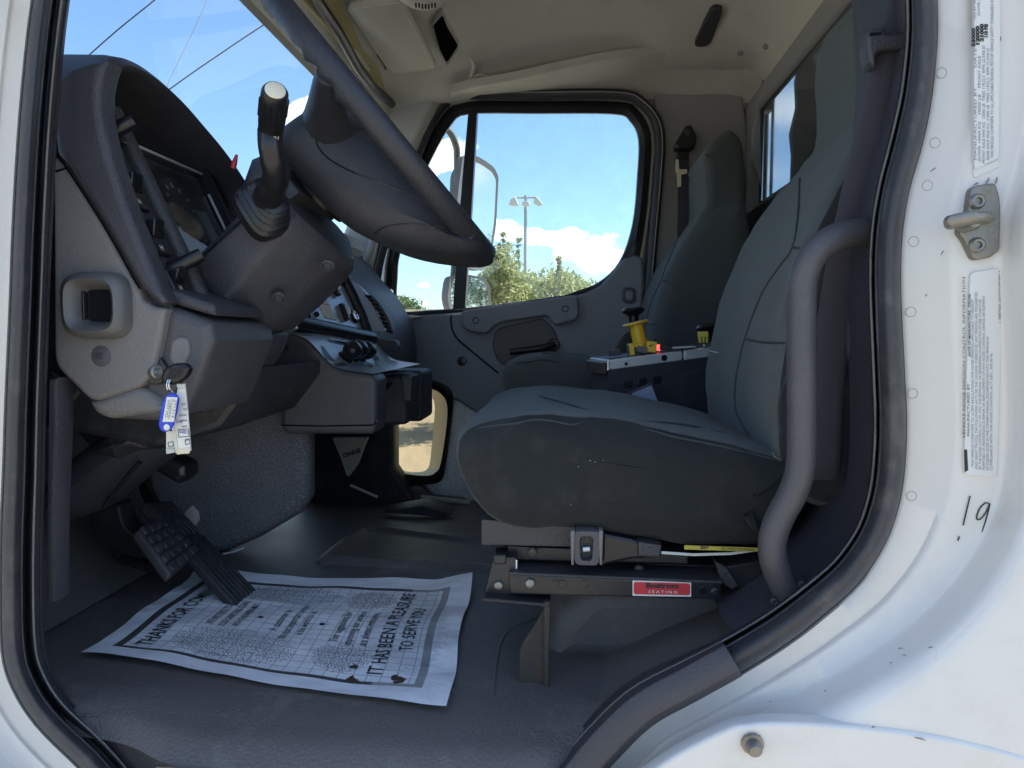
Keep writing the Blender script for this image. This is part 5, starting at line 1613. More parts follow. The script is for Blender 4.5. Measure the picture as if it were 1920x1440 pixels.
pb = Thing('seat_belt', 'passenger seat belt hanging from its pillar anchor with brass coloured tongue', 'seat belt', P(1280, 480, 2.28))
slab('anchor_cover', rnd([(1284, 238), (1294, 237), (1306, 258), (1300, 282), (1284, 284), (1266, 282), (1264, 272)], .3, 3), 2.27, 2.25, 2.30, M['smooth_black_plastic'], pb, r=.008, n=3)
lathe('anchor_bolt', P(1289, 248, 2.25), (0, -1, 0), [(.010, -.002), (.010, .004), (.006, .006), (0, .005)], M['dark_plastic'], pb, n=14)
slab('webbing', [(1272, 280), (1292, 282), (1292, 330), (1290, 470), (1285, 700), (1268, 700), (1270, 440), (1271, 330)], 2.275, 2.272, 2.276, M['belt_webbing'], pb, r=.0008, n=1)
slab('stop_sleeve', rnd([(1270, 284), (1290, 284), (1290, 298), (1270, 298)], .3, 2), 2.265, 2.262, 2.28, M['smooth_black_plastic'], pb, r=.003, n=2)
slab('belt_tongue', rnd([(1267, 300), (1272, 299), (1273, 318), (1288, 318), (1288, 326), (1277, 328), (1277, 350), (1270, 351), (1269, 326), (1266, 322)], .1, 2), 2.26, 2.255, 2.26, M['cream_cap'], pb, r=.001, n=1)

# ------------------------------------------------------------------ control box between the seats
cbx = Thing('control_box', 'black control box with aluminium top trim and yellow levers between the seats', 'control box', P(1230, 900, 1.5))
YN = 1.43
b3 = [P(1141, 690, YN), P(1278, 672, YN + .03), P(1420, 655, YN + .06)]
tl, tr_ = P(1141, 690, YN), P(1430, 652, YN + .07)
edge = (tr_ - tl)
edge.z = 0
ex = edge.normalized()
ey = Vector((-ex.y, ex.x, 0))
L_ = edge.length


def cx_(a, b, z):
    p = tl + ex * a + ey * b
    return Vector((p.x, p.y, tl.z + z + (tr_.z - tl.z) * a / L_))


def cbox(name, a0, a1, b0, b1, z0, z1, mat, par=None, bevel=.002, **kw):
    V = [cx_(a, b, z) for z in (z0, z1) for a, b in ((a0, b0), (a1, b0), (a1, b1), (a0, b1))]
    return mk(name, V, [(0, 3, 2, 1), (4, 5, 6, 7), (0, 1, 5, 4), (1, 2, 6, 5), (2, 3, 7, 6), (3, 0, 4, 7)], mat, par or cbx, bevel=bevel, **kw)


cbox('case', 0, L_, 0, .14, -.22, 0.0, M['lining_plastic'])
cbox('joined_case', .150, L_ + .02, -.006, .10, -.22, -.028, M['lining_plastic'])
tm = cbox('top_trim', -.002, .152, -.004, .144, -.004, .016, M['brushed_aluminium'])
cbox('top_trim', .156, L_, -.004, .144, -.004, .016, M['brushed_aluminium'])
cbox('corner_piece', -.012, -.003, .0, .14, -.012, .012, M['dash_face'])
tube('corner_bead', [cx_(-.002, -.005, -.004), cx_(-.002, -.005, .016)], .0022, M['chrome'], cbx, n=8)
for a, r_ in ((.035, .0035), (.114, .0062)):
    lathe('trim_screw', cx_(a, -.004, .004 if r_ < .005 else .006), -ey, [(r_, -.001), (r_, .0012), (r_ * .6, .0016), (0, .001)], M['smooth_black_plastic'], cbx, n=14)
cbox('top_deck', .002, L_, .004, .138, .012, .0165, M['dark_plastic'])
for k in range(3):
    cbox('blister', .03 + .03 * k, .05 + .03 * k, -.002, .002, -.045 - .01 * (k % 2), -.03, M['black_steel'], bevel=.0018)
# framed glossy card leaning on the near side
f_ = XZ([(1178, 735), (1224, 716), (1240, 757), (1194, 776)], 1.38)
fr_ = puff('card_frame', f_, 1.378, 1.386, .002, M['smooth_black_plastic'], cbx, n=2)
puff('card_face', offset2(f_, .005), 1.3765, 1.38, .0005, M['screen_film'], cbx, n=1)
# yellow pull lever
lv = P(1200, 643, 1.52)
lk = (P(1192, 607, 1.52) - lv)
lh = lk.length
lever = lathe('lever_handle', lv, lk, [(.0155, -.01), (.0155, .004), (.0148, .01), (.0150, lh * .7), (.014, lh * .92), (.018, lh * .95), (.028, lh * .98), (.0285, lh * 1.06), (.024, lh * 1.10), (0, lh * 1.11)], M['yellow_plastic'], cbx, n=24, smooth=40)
lv2 = P(1190, 622, 1.62)
lathe('lever_handle', lv2, P(1187, 580, 1.62) - lv2, [(.012, -.03), (.011, .03), (.012, .036), (.024, .044), (.026, .048), (.02, .054), (0, .055)], M['smooth_black_plastic'], cbx, n=20, smooth=40)
lv3 = P(1333, 650, 1.62)
lathe('lever_handle', lv3, P(1326, 612, 1.62) - lv3, [(.012, -.03), (.011, .028), (.012, .034), (.024, .042), (.026, .046), (.02, .052), (0, .053)], M['smooth_black_plastic'], cbx, n=20, smooth=40)
# toggles with yellow guards, lamp, small switches


def top_item(name, px, py, sx, sy, h, mat, lean=0, Y=1.47, par=None):
    c = P(px, py, Y)
    return box(name, c, (sx, sy, h), mat, par or cbx, rot=Matrix.Rotation(R(lean), 3, 'Y'), bevel=.0015)


top_item('switch_guard', 1183, 655, .012, .02, .024, M['yellow_plastic'], -8)
top_item('switch_guard', 1195, 648, .020, .02, .006, M['yellow_plastic'], -4)
top_item('guard_side', 1178, 656, .004, .022, .022, M['mirror_shell'], -8)
top_item('toggle_body', 1203, 655, .024, .02, .014, M['mirror_shell'], 15)
top_item('toggle_lens', 1194, 651, .008, .012, .006, M['red_plastic'], 0)
g2 = top_item('switch_guard', 1221, 650, .020, .02, .022, M['yellow_plastic'], 6)
top_item('guard_mark', 1219, 648, .006, .021, .004, M['ink'], 0, par=g2)
top_item('guard_mark', 1224, 646, .004, .021, .003, M['ink'], 0, par=g2)
top_item('pilot_lamp', 1233, 652, .010, .012, .012, M['red_lamp'], 0)
top_item('lamp_bezel', 1229.5, 653, .003, .014, .014, M['smooth_black_plastic'], 0)
top_item('rocker_block', 1247, 651, .024, .02, .012, M['smooth_black_plastic'], 6)
top_item('rocker_block', 1153, 661, .024, .02, .012, M['dash_face'], -6)
top_item('rocker_lens', 1152, 656, .010, .01, .003, M['red_plastic'], -6)
top_item('name_plate', 1280, 651, .045, .05, .003, M['brushed_aluminium'], -3)
top_item('plate_screw', 1324, 648, .012, .012, .004, M['chrome'], 0)
yg = top_item('switch_guard', 1318, 627, .020, .014, .012, M['pale_yellow_plastic'], -3, Y=1.52)
for k in range(3):
    top_item('guard_tooth', 1312 + 6.5 * k, 637, .0045, .014, .014, M['pale_yellow_plastic'], -3, Y=1.52, par=yg)

# ------------------------------------------------------------------ passenger door
pdoor = Thing('passenger_door', 'closed passenger door with dark trim panel, large window and low view window', 'door', P(960, 950, 2.34))
GI = [(878, 215), (1000, 214), (1150, 215), (1180, 228), (1196, 262), (1194, 330), (1185, 420), (1161, 490), (1120, 530), (1060, 553), (960, 567), (873, 577), (800, 582), (756, 584), (745, 560), (746, 520), (752, 470), (788, 350), (815, 288), (846, 236)]
DO = [(876, 184), (1000, 183), (1158, 184), (1200, 200), (1226, 250), (1224, 330), (1214, 430), (1198, 510), (1158, 565), (1080, 592), (960, 604), (873, 612), (800, 618), (732, 620), (718, 570), (720, 520), (728, 465), (764, 340), (794, 272), (830, 206)]
gi = cr([(a, b, 0) for a, b in GI], 4, True)
do = cr([(a, b, 0) for a, b in DO], 4, True)


def mixr(f, Y):
    return [P(a.x + (b.x - a.x) * f, a.y + (b.y - a.y) * f, Y) for a, b in zip(gi, do)]


V, Fc = loft([mixr(1.5, 2.40), mixr(1.3, 2.36), mixr(1.05, 2.335), mixr(1.0, 2.325), mixr(.97, 2.318)], True, False)
mk('painted_edge', V, Fc, M['cream_paint'], pdoor, smooth=40)
V, Fc = loft([mixr(.80, 2.325), mixr(.78, 2.312), mixr(.4, 2.306), mixr(.06, 2.315), mixr(.0, 2.325), mixr(-.0, 2.345)], True, False)
mk('window_frame', V, Fc, M['smooth_black_plastic'], pdoor, smooth=40)
V, Fc = loft([mixr(1.0, 2.32), mixr(.90, 2.314), mixr(.79, 2.326)], True, False)
mk('frame_inner_edge', V, Fc, M['header_trim'], pdoor, smooth=50)
V, Fc = loft([mixr(.02, 2.337), mixr(.02, 2.342)], True, True)
mk('door_glass', V, Fc, M['window_glass'], pdoor, smooth=30)
slab('vent_post', [(879, 212), (896, 212), (885, 400), (873, 580), (850, 582), (862, 400)], 2.322, 2.305, 2.34, M['smooth_black_plastic'], pdoor, r=.004)
# trim panel
tp_ = [(722, 600), (738, 596), (800, 590), (873, 584), (960, 573), (1060, 559), (1125, 536), (1163, 492), (1176, 484), (1204, 484), (1206, 560), (1198, 700), (1194, 800), (1100, 810), (960, 800), (900, 778), (860, 752), (792, 722), (764, 694), (757, 650), (748, 625)]
dp = slab('trim_panel', [(p.x, p.y) for p in cr(tp_, 2, True)], 2.30, 2.29, 2.34, M['door_plastic'], pdoor, r=.010, n=3, smooth=60)
tube('panel_groove', [P(x, y, 2.2895) for x, y in cr([(846, 590), (846, 610), (855, 632), (880, 655), (935, 700)], 3)], .003, M['lens_black'], dp, n=6)
arm = slab('pull_strap', rnd([(866, 583), (1083, 553), (1086, 590), (1078, 601), (1040, 611), (1026, 592), (945, 604), (928, 612), (914, 626), (882, 622), (868, 612)], .25, 3), 2.285, 2.262, 2.30, M['door_plastic'], pdoor, r=.008, n=3, smooth=50)
for x, y in [(892, 601), (1060, 579)]:
    lathe('screw', P(x, y, 2.262), (0, -1, 0), [(.011, -.002), (.011, .0005), (.009, .001), (.006, -.002), (0, -.002)], M['smooth_black_plastic'], arm, n=16)
slab('recess_shade', rnd([(930, 616), (1018, 596), (1040, 618), (1047, 640), (1040, 660), (990, 680), (955, 690), (935, 680), (922, 650)], .35, 4), 2.2895, 2.284, 2.30, M['mid_grey_plastic'], dp, r=.004, n=3, smooth=60)  # darker raised slab painting the shade of the handle scoop
tube('door_lever', [P(957, 660, 2.265), P(985, 657, 2.255), P(1020, 652, 2.255), P(1040, 645, 2.27)], [.010, .011, .012, .012], M['smooth_black_plastic'], pdoor, n=12, smooth=60)
lathe('lever_pivot', P(1038, 646, 2.285), (0, -1, 0), [(.02, -.005), (.02, .006), (.016, .012), (0, .013)], M['smooth_black_plastic'], pdoor, n=18)
lathe('trim_plug', P(866, 677, 2.2885), (0, -1, 0), [(.0155, -.003), (.0155, .0005), (.013, .0016), (0, .0016)], M['smooth_black_plastic'], dp, n=20)
lq = rnd([(1168, 538), (1192, 540), (1192, 570), (1166, 568)], .4, 4)
slab('lock_bezel', lq, 2.288, 2.284, 2.30, M['smooth_black_plastic'], dp, r=.003, n=2)
slab('lock_slider', rnd([(1174, 545), (1187, 546), (1187, 564), (1173, 563)], .4, 3), 2.283, 2.278, 2.29, M['door_plastic'], dp, r=.003, n=2)
tube('sill_weatherstrip', [P(x, y, 2.30) for x, y in [(752, 588), (873, 581), (960, 571), (1060, 556), (1112, 538)]], .005, M['black_rubber'], pdoor, n=6)
puff('speaker_ring', XZ(rnd([(1150, 660), (1166, 630), (1196, 612), (1200, 700), (1150, 700)], .3, 3), 2.288), 2.283, 2.30, .005, M['smooth_black_plastic'], dp, n=2)
# window corner cap
slab('corner_cap', rnd([(711, 543), (737, 542), (741, 572), (757, 590), (800, 594), (745, 606), (722, 604), (714, 580)], .2, 3), 2.31, 2.275, 2.32, M['header_trim'], pdoor, r=.008, n=3, smooth=60)
slab('cap_slot', rnd([(738, 577), (748, 582), (768, 589), (760, 590), (742, 585)], .2, 2), 2.275, 2.273, 2.28, M['lens_black'], pdoor, r=.001, n=1)
# lower door: silver vinyl and the low view window
lo_out = cr([(738, 728), (752, 715), (780, 709), (812, 713), (842, 727), (850, 750), (846, 800), (836, 872), (828, 900), (808, 908), (770, 907), (746, 898), (734, 880), (732, 800)], 4, True)
lo_in = cr([(738, 752), (752, 738), (780, 728), (806, 728), (826, 738), (838, 758), (837, 800), (826, 870), (816, 886), (802, 892), (770, 890), (750, 884), (738, 864), (736, 800)], 4, True)
lo_far = cr([(738, 758), (752, 745), (776, 735), (796, 734), (808, 742), (815, 760), (813, 800), (806, 866), (800, 880), (790, 884), (768, 884), (750, 878), (739, 862), (737, 800)], 4, True)
lp = [(p.x, p.y) for p in lo_out]


def pr_(l, Y):
    return [P(p.x, p.y, Y) for p in l]


big = []
for p in lo_out:
    d = Vector((p.x - 792, p.y - 812)).normalized()
    k = min(190 / max(abs(d.x), 1e-6), 150 / max(abs(d.y), 1e-6))
    big.append(P(792 + d.x * k, 812 + d.y * k, 2.325))
V, Fc = loft([big, pr_(lo_out, 2.325)], True, False)
mk('vinyl_lower_panel', V, Fc, M['silver_vinyl'], pdoor, smooth=30)
V, Fc = loft([pr_(lo_out, 2.33), pr_(lo_out, 2.284), [P(a.x * .6 + b.x * .4, a.y * .6 + b.y * .4, 2.276) for a, b in zip(lo_out, lo_in)], pr_(lo_in, 2.284)], True, False)
mk('low_window_frame', V, Fc, M['smooth_black_plastic'], pdoor, smooth=50)
V, Fc = loft([pr_(lo_in, 2.284), [P(a.x * .5 + b.x * .5, a.y * .5 + b.y * .5, 2.38) for a, b in zip(lo_in, lo_far)], pr_(lo_far, 2.44)], True, False)
mk('low_window_tunnel', V, Fc, M['cream_paint'], pdoor, smooth=50)
V, Fc = loft([pr_(lo_far, 2.438), pr_(lo_far, 2.442)], True, True)
mk('low_window_glass', V, Fc, M['dusty_glass'], pdoor, smooth=30)
lt = slab('door_check', [(770, 912), (790, 912), (812, 930), (868, 936), (880, 944), (870, 948), (800, 946), (772, 940)], 2.26, 2.24, 2.29, M['mirror_shell'], pdoor, r=.004, n=2, round_=.2)
slab('check_bar', [(790, 928), (880, 938), (882, 944), (790, 938)], 2.235, 2.22, 2.24, M['silver_plate'], pdoor, r=.002, n=1)
# outer skin behind everything below the belt line and round the low window
skin = []
for p in lo_far:
    d = Vector((p.x - 776, p.y - 810)).normalized()
    k = min((430 if d.x > 0 else 200) / max(abs(d.x), 1e-6), (230 if d.y < 0 else 260) / max(abs(d.y), 1e-6))
    skin.append(P(776 + d.x * k, 810 + d.y * k, 2.445))
V, Fc = loft([skin, pr_(lo_far, 2.444)], True, False)
mk('outer_skin', V, Fc, M['white_paint'], pdoor, smooth=30)

# ------------------------------------------------------------------ paper floor mat
pm = Thing('paper_floor_mat', 'white printed paper floor mat lying creased on the rubber cab floor', 'floor mat', PZ(560, 1210, ZF))
c00, c10, c11, c01 = PZ(152, 1236, ZF), PZ(836, 1344, ZF), PZ(884, 1104, ZF), PZ(372, 1082, ZF)
WA, HB = (c10 - c00).length, (c01 - c00).length


def paper(u_, v_, lift=0.0):
    p = c00.lerp(c10, u_).lerp(c01.lerp(c11, u_), v_)
    # edges not quite straight, the sheet gently buckled
    z = .0062 + .42 * (.0028 * math.sin(7 * u_ + 2 * v_) + .0022 * math.sin(13 * u_ * v_ + 1.3) + .0018 * math.sin(19 * v_ + 5 * u_) + .0014 * math.sin(31 * u_ + 4 * v_) + .0016 * math.sin(17 * u_ - 23 * v_))
    d = (1 - u_) + (1 - v_)
    if u_ > .88 and v_ > .75:
        z += .014 * ((u_ - .88) / .12) * ((v_ - .75) / .25)
    if u_ < .12 and v_ > .8:
        z += .012 * ((.12 - u_) / .12) * ((v_ - .8) / .2)
    if u_ > .8:
        z += .0035 * ((u_ - .8) / .2) ** 2 * (1 + .6 * math.sin(22 * v_))
    z += .0025 * max(0, 1 - v_ * 9) * (1 + .5 * math.sin(11 * u_)) + .005 * max(0, 1 - (1 - v_) * 9) * (1 + .6 * math.sin(9 * u_ + 1))
    q_ = Vector((p.x + .003 * math.sin(9 * v_), p.y + .003 * math.sin(8 * u_) * 1.0, ZF + z + lift))
    return q_


NU, NV = 72, 56
V = [paper(i / NU, j / NV) for i in range(NU + 1) for j in range(NV + 1)]
Fc = [(i * (NV + 1) + j, (i + 1) * (NV + 1) + j, (i + 1) * (NV + 1) + j + 1, i * (NV + 1) + j + 1) for i in range(NU) for j in range(NV)]
pmat = bpy.data.materials.new('printed_paper')
pmat.use_nodes = True
t_ = NT(pmat.node_tree)
uvn = t_.add('ShaderNodeUVMap', uv_map='sheet')
sp = t_.add('ShaderNodeSeparateXYZ', ins={0: uvn.outputs[0]})
U_, V_ = sp.outputs[0], sp.outputs[1]


def inside(x, a, b):
    return t_.math('MULTIPLY', t_.math('GREATER_THAN', x, a), t_.math('LESS_THAN', x, b))


area_in = t_.math('MULTIPLY', inside(U_, .075, .905), inside(V_, .105, .885))
area_out = t_.math('MULTIPLY', inside(U_, .052, .928), inside(V_, .083, .907))
border = t_.math('SUBTRACT', area_out, area_in)
lu = t_.math('LESS_THAN', t_.math('FRACT', t_.math('MULTIPLY', U_, 27.0)), .075)
lv_ = t_.math('LESS_THAN', t_.math('FRACT', t_.math('MULTIPLY', V_, 21.5)), .08)
gridl = t_.math('MULTIPLY', t_.math('MAXIMUM', lu, lv_), area_in)


def ell(cu_, cv_, ru, rv):
    a = t_.math('DIVIDE', t_.math('SUBTRACT', U_, cu_), ru)
    b = t_.math('DIVIDE', t_.math('SUBTRACT', V_, cv_), rv)
    return t_.math('SUBTRACT', 1.0, t_.math('ADD', t_.math('MULTIPLY', a, a), t_.math('MULTIPLY', b, b)))


soles = None
for e in [(.37, .24, .19, .135), (.69, .255, .085, .115), (.37, .785, .22, .10), (.68, .77, .085, .10)]:
    q_ = ell(*e)
    soles = q_ if soles is None else t_.math('MAXIMUM', soles, q_)
dots = t_.add('ShaderNodeTexNoise', ins={'Vector': uvn.outputs[0], 'Scale': 190.0, 'Detail': 1.0}).outputs[0]
stip = t_.math('MULTIPLY', t_.math('GREATER_THAN', t_.math('ADD', dots, t_.math('MULTIPLY', t_.math('MINIMUM', soles, .45), .12)), .575), t_.math('GREATER_THAN', soles, .0))
spots = None
for e in [(.735, .185, .014, .022), (.748, .05 + .06, .020, .026), (.862, .125, .020, .034), (.85, .15, .012, .02)]:
    q_ = ell(*e)
    spots = q_ if spots is None else t_.math('MAXIMUM', spots, q_)
sn = t_.add('ShaderNodeTexNoise', ins={'Vector': uvn.outputs[0], 'Scale': 55.0, 'Detail': 5.0}).outputs[0]
mudm = t_.math('GREATER_THAN', t_.math('ADD', t_.math('MAXIMUM', spots, -1.0), t_.math('MULTIPLY', t_.math('SUBTRACT', sn, .5), 3.4)), .42)
smn = t_.add('ShaderNodeTexNoise', ins={'Vector': uvn.outputs[0], 'Scale': 5.0, 'Detail': 8.0, 'Roughness': .7}).outputs[0]
basec = t_.mix(t_.ramp(smn, [(.42, (0, 0, 0)), (.75, (.7,) * 3)]), (.84, .845, .87), (.70, .71, .74))
wetm = t_.math('GREATER_THAN', ell(.85, .5, .12, .36), t_.math('SUBTRACT', 1.0, t_.math('MULTIPLY', sn, 1.7)))
basec = t_.mix(t_.math('MULTIPLY', wetm, .5), basec, (.50, .53, .56))
c1 = t_.mix(t_.math('MULTIPLY', gridl, .5), basec, (.06, .06, .07))
c2 = t_.mix(t_.math('MULTIPLY', stip, .85), c1, (.07, .07, .08))
fade = t_.math('SUBTRACT', .96, t_.math('MULTIPLY', t_.math('GREATER_THAN', U_, .80), t_.math('MULTIPLY', smn, .7)))
c3 = t_.mix(t_.math('MULTIPLY', border, fade), c2, (.04, .035, .035))
c4 = t_.mix(mudm, c3, (.05, .035, .022))
crk = t_.add('ShaderNodeTexNoise', ins={'Vector': uvn.outputs[0], 'Scale': 9.0, 'Detail': 3.0, 'Roughness': .4}).outputs[0]
bmp = t_.add('ShaderNodeBump', ins={'Height': crk, 'Strength': .55, 'Distance': .012}).outputs[0]
b_ = t_.add('ShaderNodeBsdfPrincipled', ins={'Base Color': c4, 'Roughness': .6, 'Normal': bmp})
t_.add('ShaderNodeOutputMaterial', ins={0: b_.outputs[0]})
so_ = mk('sheet', V, Fc, pmat, pm, smooth=180, fix=False)
me = so_[0].data
uvl = me.uv_layers.new(name='sheet')
for lp_ in me.loops:
    i, j = divmod(lp_.vertex_index, NV + 1)
    uvl.data[lp_.index].uv = (i / NU, j / NV)


def print_on(text, u0, v0, length, size, ink='ink', bold=0.0, align='LEFT'):
    """text whose baseline runs across the sheet (towards the far side); its top points to the front of the cab"""
    def fn(a, b):
        return paper(u0 - b / WA, v0 + a / HB, .0012)
    lettering('print', text, size * WA, M[ink], so_, (0, 0, 0), (1, 0, 0), (0, 1, 0), width=length * HB, fn=fn, bold=bold, align=align)


print_on('THANKS FOR COMING IN', .150, .125, .76, .068, bold=.0004)
for k, tx in enumerate(['WE HAVE TRIED TO KEEP', 'YOUR CARPETING CLEAN', 'WITH THIS PAPER MAT']):
    print_on(tx, .262 + .041 * k, .515, .285 if k < 2 else .25, .033, align='CENTER', bold=.0001)
for k, (tx, l) in enumerate([('A customer is', .20), ('the most important person', .34), ('in the world to us.', .22)]):
    print_on(tx, .462 + .041 * k, .51, l, .036, align='CENTER', bold=.0001)
for k, (tx, l) in enumerate([('Your suggestions for', .27), ('improving our service', .29), ('are always welcome.', .28)]):
    print_on(tx, .655 + .043 * k, .50, l, .036, align='CENTER', bold=.0001)
print_on('IT HAS BEEN A PLEASURE', .815, .50, .70, .058, align='CENTER', bold=.0002)
print_on('TO SERVE YOU', .875, .52, .37, .055, align='CENTER', bold=.0002)
for u0 in (.385, .585):
    V, Fc = [paper(u0 + .0085 * math.cos(a), .51 + .0115 * math.sin(a), .0012) for a in [2 * math.pi * k / 12 for k in range(12)]], [tuple(range(12))]
    mk('print_dot', V, Fc, M['ink'], so_, smooth=0, fix=False)

# ------------------------------------------------------------------ sun visors and overhead pocket
zv = 1.6 + .735
for y0, y1, lab in [(1.62, 2.04, 'cream vinyl sun visor folded up above the passenger side of the windscreen'), (.92, 1.36, 'cream vinyl sun visor folded up above the driver')]:
    vz = Thing('sun_visor', lab, 'sun visor', (-.43, (y0 + y1) / 2, zv), 'sun visors')
    q_ = rnd([(-.497, y0), (-.365, y0), (-.365, y1), (-.497, y1)], .022 / .132, 4)
    rg = []
    for d, z in [(.004, 0), (0, .004), (0, .014), (.004, .018)]:
        rg.append([(x, y, zv + z + (x + .43) * .10) for x, y in offset2(q_, d)])
    V, Fc = loft(rg, True, True)
    mk('panel', V, Fc, M['visor_vinyl'], vz, smooth=60)
    tube('hem', [(x, y, zv - .0005 + (x + .43) * .10) for x, y in offset2(q_, .008)], .0012, M['header_trim'], vz, n=5, closed=True)
    tube('pivot_rod', [(-.505, y1 - .10, zv + .012), (-.505, y1 - .02, zv + .012), (-.52, y1 + .02, zv + .02)], .005, M['smooth_black_plastic'], vz, n=8)
pk = Thing('overhead_pocket', 'grey overhead moulding with slot blacked in as shade and round speaker grille', 'overhead console', PL(835, 70))
pts = [(811, 40), (830, 18), (838, 40), (860, 78), (838, 112), (826, 90)]
sl = [PL(x, y) for x, y in rnd(pts, .2, 3)]
ctr = sum(sl, Vector()) / len(sl)
dn = (ctr - CAM).normalized() * -1
V, Fc = loft([[p + Vector((0, 0, .02)) + (p - ctr) * .10 for p in sl], [p + Vector((0, 0, -.012)) + (p - ctr) * .10 for p in sl], [p + Vector((0, 0, -.015)) + (p - ctr) * .04 for p in sl], [p + Vector((0, 0, -.010)) - (p - ctr) * .02 for p in sl]], True, False)
mk('slot_rim', V, Fc, M['pillar_trim'], pk, smooth=40)
V, Fc = loft([[p + Vector((0, 0, -.0105)) for p in sl], [p + Vector((0, 0, -.0085)) for p in sl]], True, True)
mk('slot_shade_plate', V, Fc, M['cavity_black'], pk, smooth=0)  # flat black plate painting the slot's dark inside, no hollow is cut
gc = P(800, 0, 1.62)
gc.z = min(gc.z, 2.35)
lathe('speaker_pod', P(795, -18, 1.55) + Vector((0, 0, .03)), (.1, -.35, -1), [(.075, -.02), (.072, .02), (.060, .034), (.045, .04), (0, .04)], M['headliner'], pk, n=28, smooth=50)
for k in range(7):
    c = P(780 + k * 6, 8 + (2 if abs(k - 3) > 1 else 4), 1.49)
    box('grille_slot', c, (.0035, .003, .010), M['lens_black'], pk, bevel=.0008)
# ------------------------------------------------------------------ outside: mirrors
mr = Thing('side_mirror', 'tall flat passenger side mirror on a tubular arm outside the far window', 'mirror', P(900, 400, 2.75))
YQ = 2.75
mo = rnd([(872, 300), (896, 294), (922, 306), (930, 322), (926, 420), (914, 498), (900, 508), (876, 506), (862, 400)], .3, 3)


def mirror_unit(ring, Y, par, yawd, shrink, deep):
    """housing and glass, both turned to face along the truck"""
    pts = [P(x, y, Y) for x, y in ring]
    c = sum(pts, Vector()) / len(pts)
    tn = math.tan(R(yawd))
    out = [p + Vector((0, (p.x - c.x) * tn, 0)) for p in pts]
    nrm = Vector((tn, -1, 0)).normalized()
    cc_ = sum(out, Vector()) / len(out)
    inn = [cc_ + (p - cc_) * shrink for p in out]
    back = [cc_ + (p - cc_) * .8 - nrm * deep for p in out]
    V, Fc = loft([back, [p - nrm * deep * .5 for p in out], out, [p + nrm * .003 for p in out], inn], True, False)
    Fc.append(tuple(range(len(out)))[::-1])
    mk('housing', V, Fc, M['mirror_shell'], par, smooth=40)
    V, Fc = loft([[p - nrm * .003 for p in inn], [p + nrm * .0005 for p in inn]], True, True)
    mk('reflector', V, Fc, M['mirror_glass'], par, smooth=0)


mirror_unit(mo, YQ, mr, 53, .885, .05)
tube('mirror_arm', cr([P(826, 240, 2.62), P(842, 246, 2.66), P(854, 270, 2.70), (P(857, 300, 2.74)), P(856, 420, 2.78), P(850, 520, 2.78), P(842, 580, 2.70)], 5), .013, M['mirror_shell'], mr, n=10, smooth=60)
slab('back_shell', rnd([(846, 330), (862, 302), (876, 300), (868, 400), (868, 500), (850, 500), (842, 420)], .3, 3), 2.80, 2.76, 2.85, M['mirror_shell'], mr, r=.02, n=3)
mr2 = Thing('side_mirror', 'small convex passenger side mirror hanging below the tall flat one', 'mirror', P(890, 545, 2.75))
mo = rnd([(850, 522), (872, 515), (900, 518), (914, 532), (916, 572), (910, 586), (850, 586), (846, 560)], .3, 3)
mirror_unit(mo, YQ, mr2, 52, .86, .06)
tube('bracket', [P(862, 500, 2.78), P(866, 520, 2.78)], .01, M['mirror_shell'], mr2, n=8)

# ------------------------------------------------------------------ steel equipment body behind the cab
eq = Thing('equipment_body', 'polished steel equipment body standing behind the cab rear window', 'truck body', (2.0, 1.55, 1.0))
sheet('polished_panel', [[(.73, 0.75, z), (.715, 1.3, z), (.735, 1.9, z), (.72, 2.66, z)] for z in (.9, 1.5, 2.0, 2.4, 2.7)], M['polished_steel'], eq, per=5, smooth=80)
box('frame_post', (.735, 2.70, 1.85), (.03, .035, 1.9), M['grey_steel'], eq)
box('frame_rail', (.735, 1.66, 2.72), (.04, 1.86, .05), M['grey_steel'], eq)
box('body_shell', (2.02, 1.66, 1.8), (2.5, 1.86, 1.75), M['white_paint'], eq)
tube('seal_bead', [(.708, 2.655, z) for z in (1.0, 1.6, 2.2, 2.68)], .006, M['black_rubber'], eq, n=6)
slab('black_flap', [(1506, 90), (1560, -60), (1560, 330), (1484, 345), (1486, 290), (1482, 250), (1494, 200), (1492, 150)], 2.05, 2.05, 2.07, M['black_rubber'], eq, r=.004, n=1)
slab('deflector', [(1412, 245), (1424, 200), (1428, 345), (1410, 300)], 2.18, 2.18, 2.20, M['grey_steel'], eq, r=.002, n=1)

# ------------------------------------------------------------------ street lamp
Dl = 46.0
lp0 = P(985, 622, Dl)
lp0.z = 0
lamp = Thing('street_lamp', 'tall grey lamp post with three floodlight heads above the shrubs', 'street lamp', lp0)
top_ = P(986, 366, Dl)
cyl('pole', lp0, (lp0.x, lp0.y, top_.z), .17, M['galvanised_pole'], lamp, r1=.09, n=12)
sc_ = Dl / F
tube('crossarm', [P(968, 371, Dl), P(1006, 370, Dl)], .06, M['galvanised_pole'], lamp, n=8)
for x0, dx in ((966, -1), (1005, 1), (986, 0)):
    a = P(x0, 372, Dl - (.5 if dx == 0 else 0))
    if dx:
        q_ = [(0, 0), (.30 * dx, -.12), (.42 * dx, -.42), (.30 * dx, -.48), (-.25 * dx, -.28), (-.12 * dx, -.02)]
        q_ = [(0, .1), (.26 * dx, -.05), (.40 * dx, -.40), (.1 * dx, -.46), (-.22 * dx, -.46), (-.16 * dx, -.2)] if dx < 0 else [(0, .1), (.2, -.05), (.42, -.40), (.2, -.48), (-.15, -.30), (-.12, -.05)]
    else:
        q_ = [(-.2, -.2), (.2, -.2), (.24, -.42), (0, -.52), (-.24, -.42)]
    poly = [(a.x + x, a.z + z) for x, z in q_]
    hd_ = puff('lamp_head', poly, a.y - .22, a.y + .22, .06, M['lamp_head_paint'], lamp, n=2)

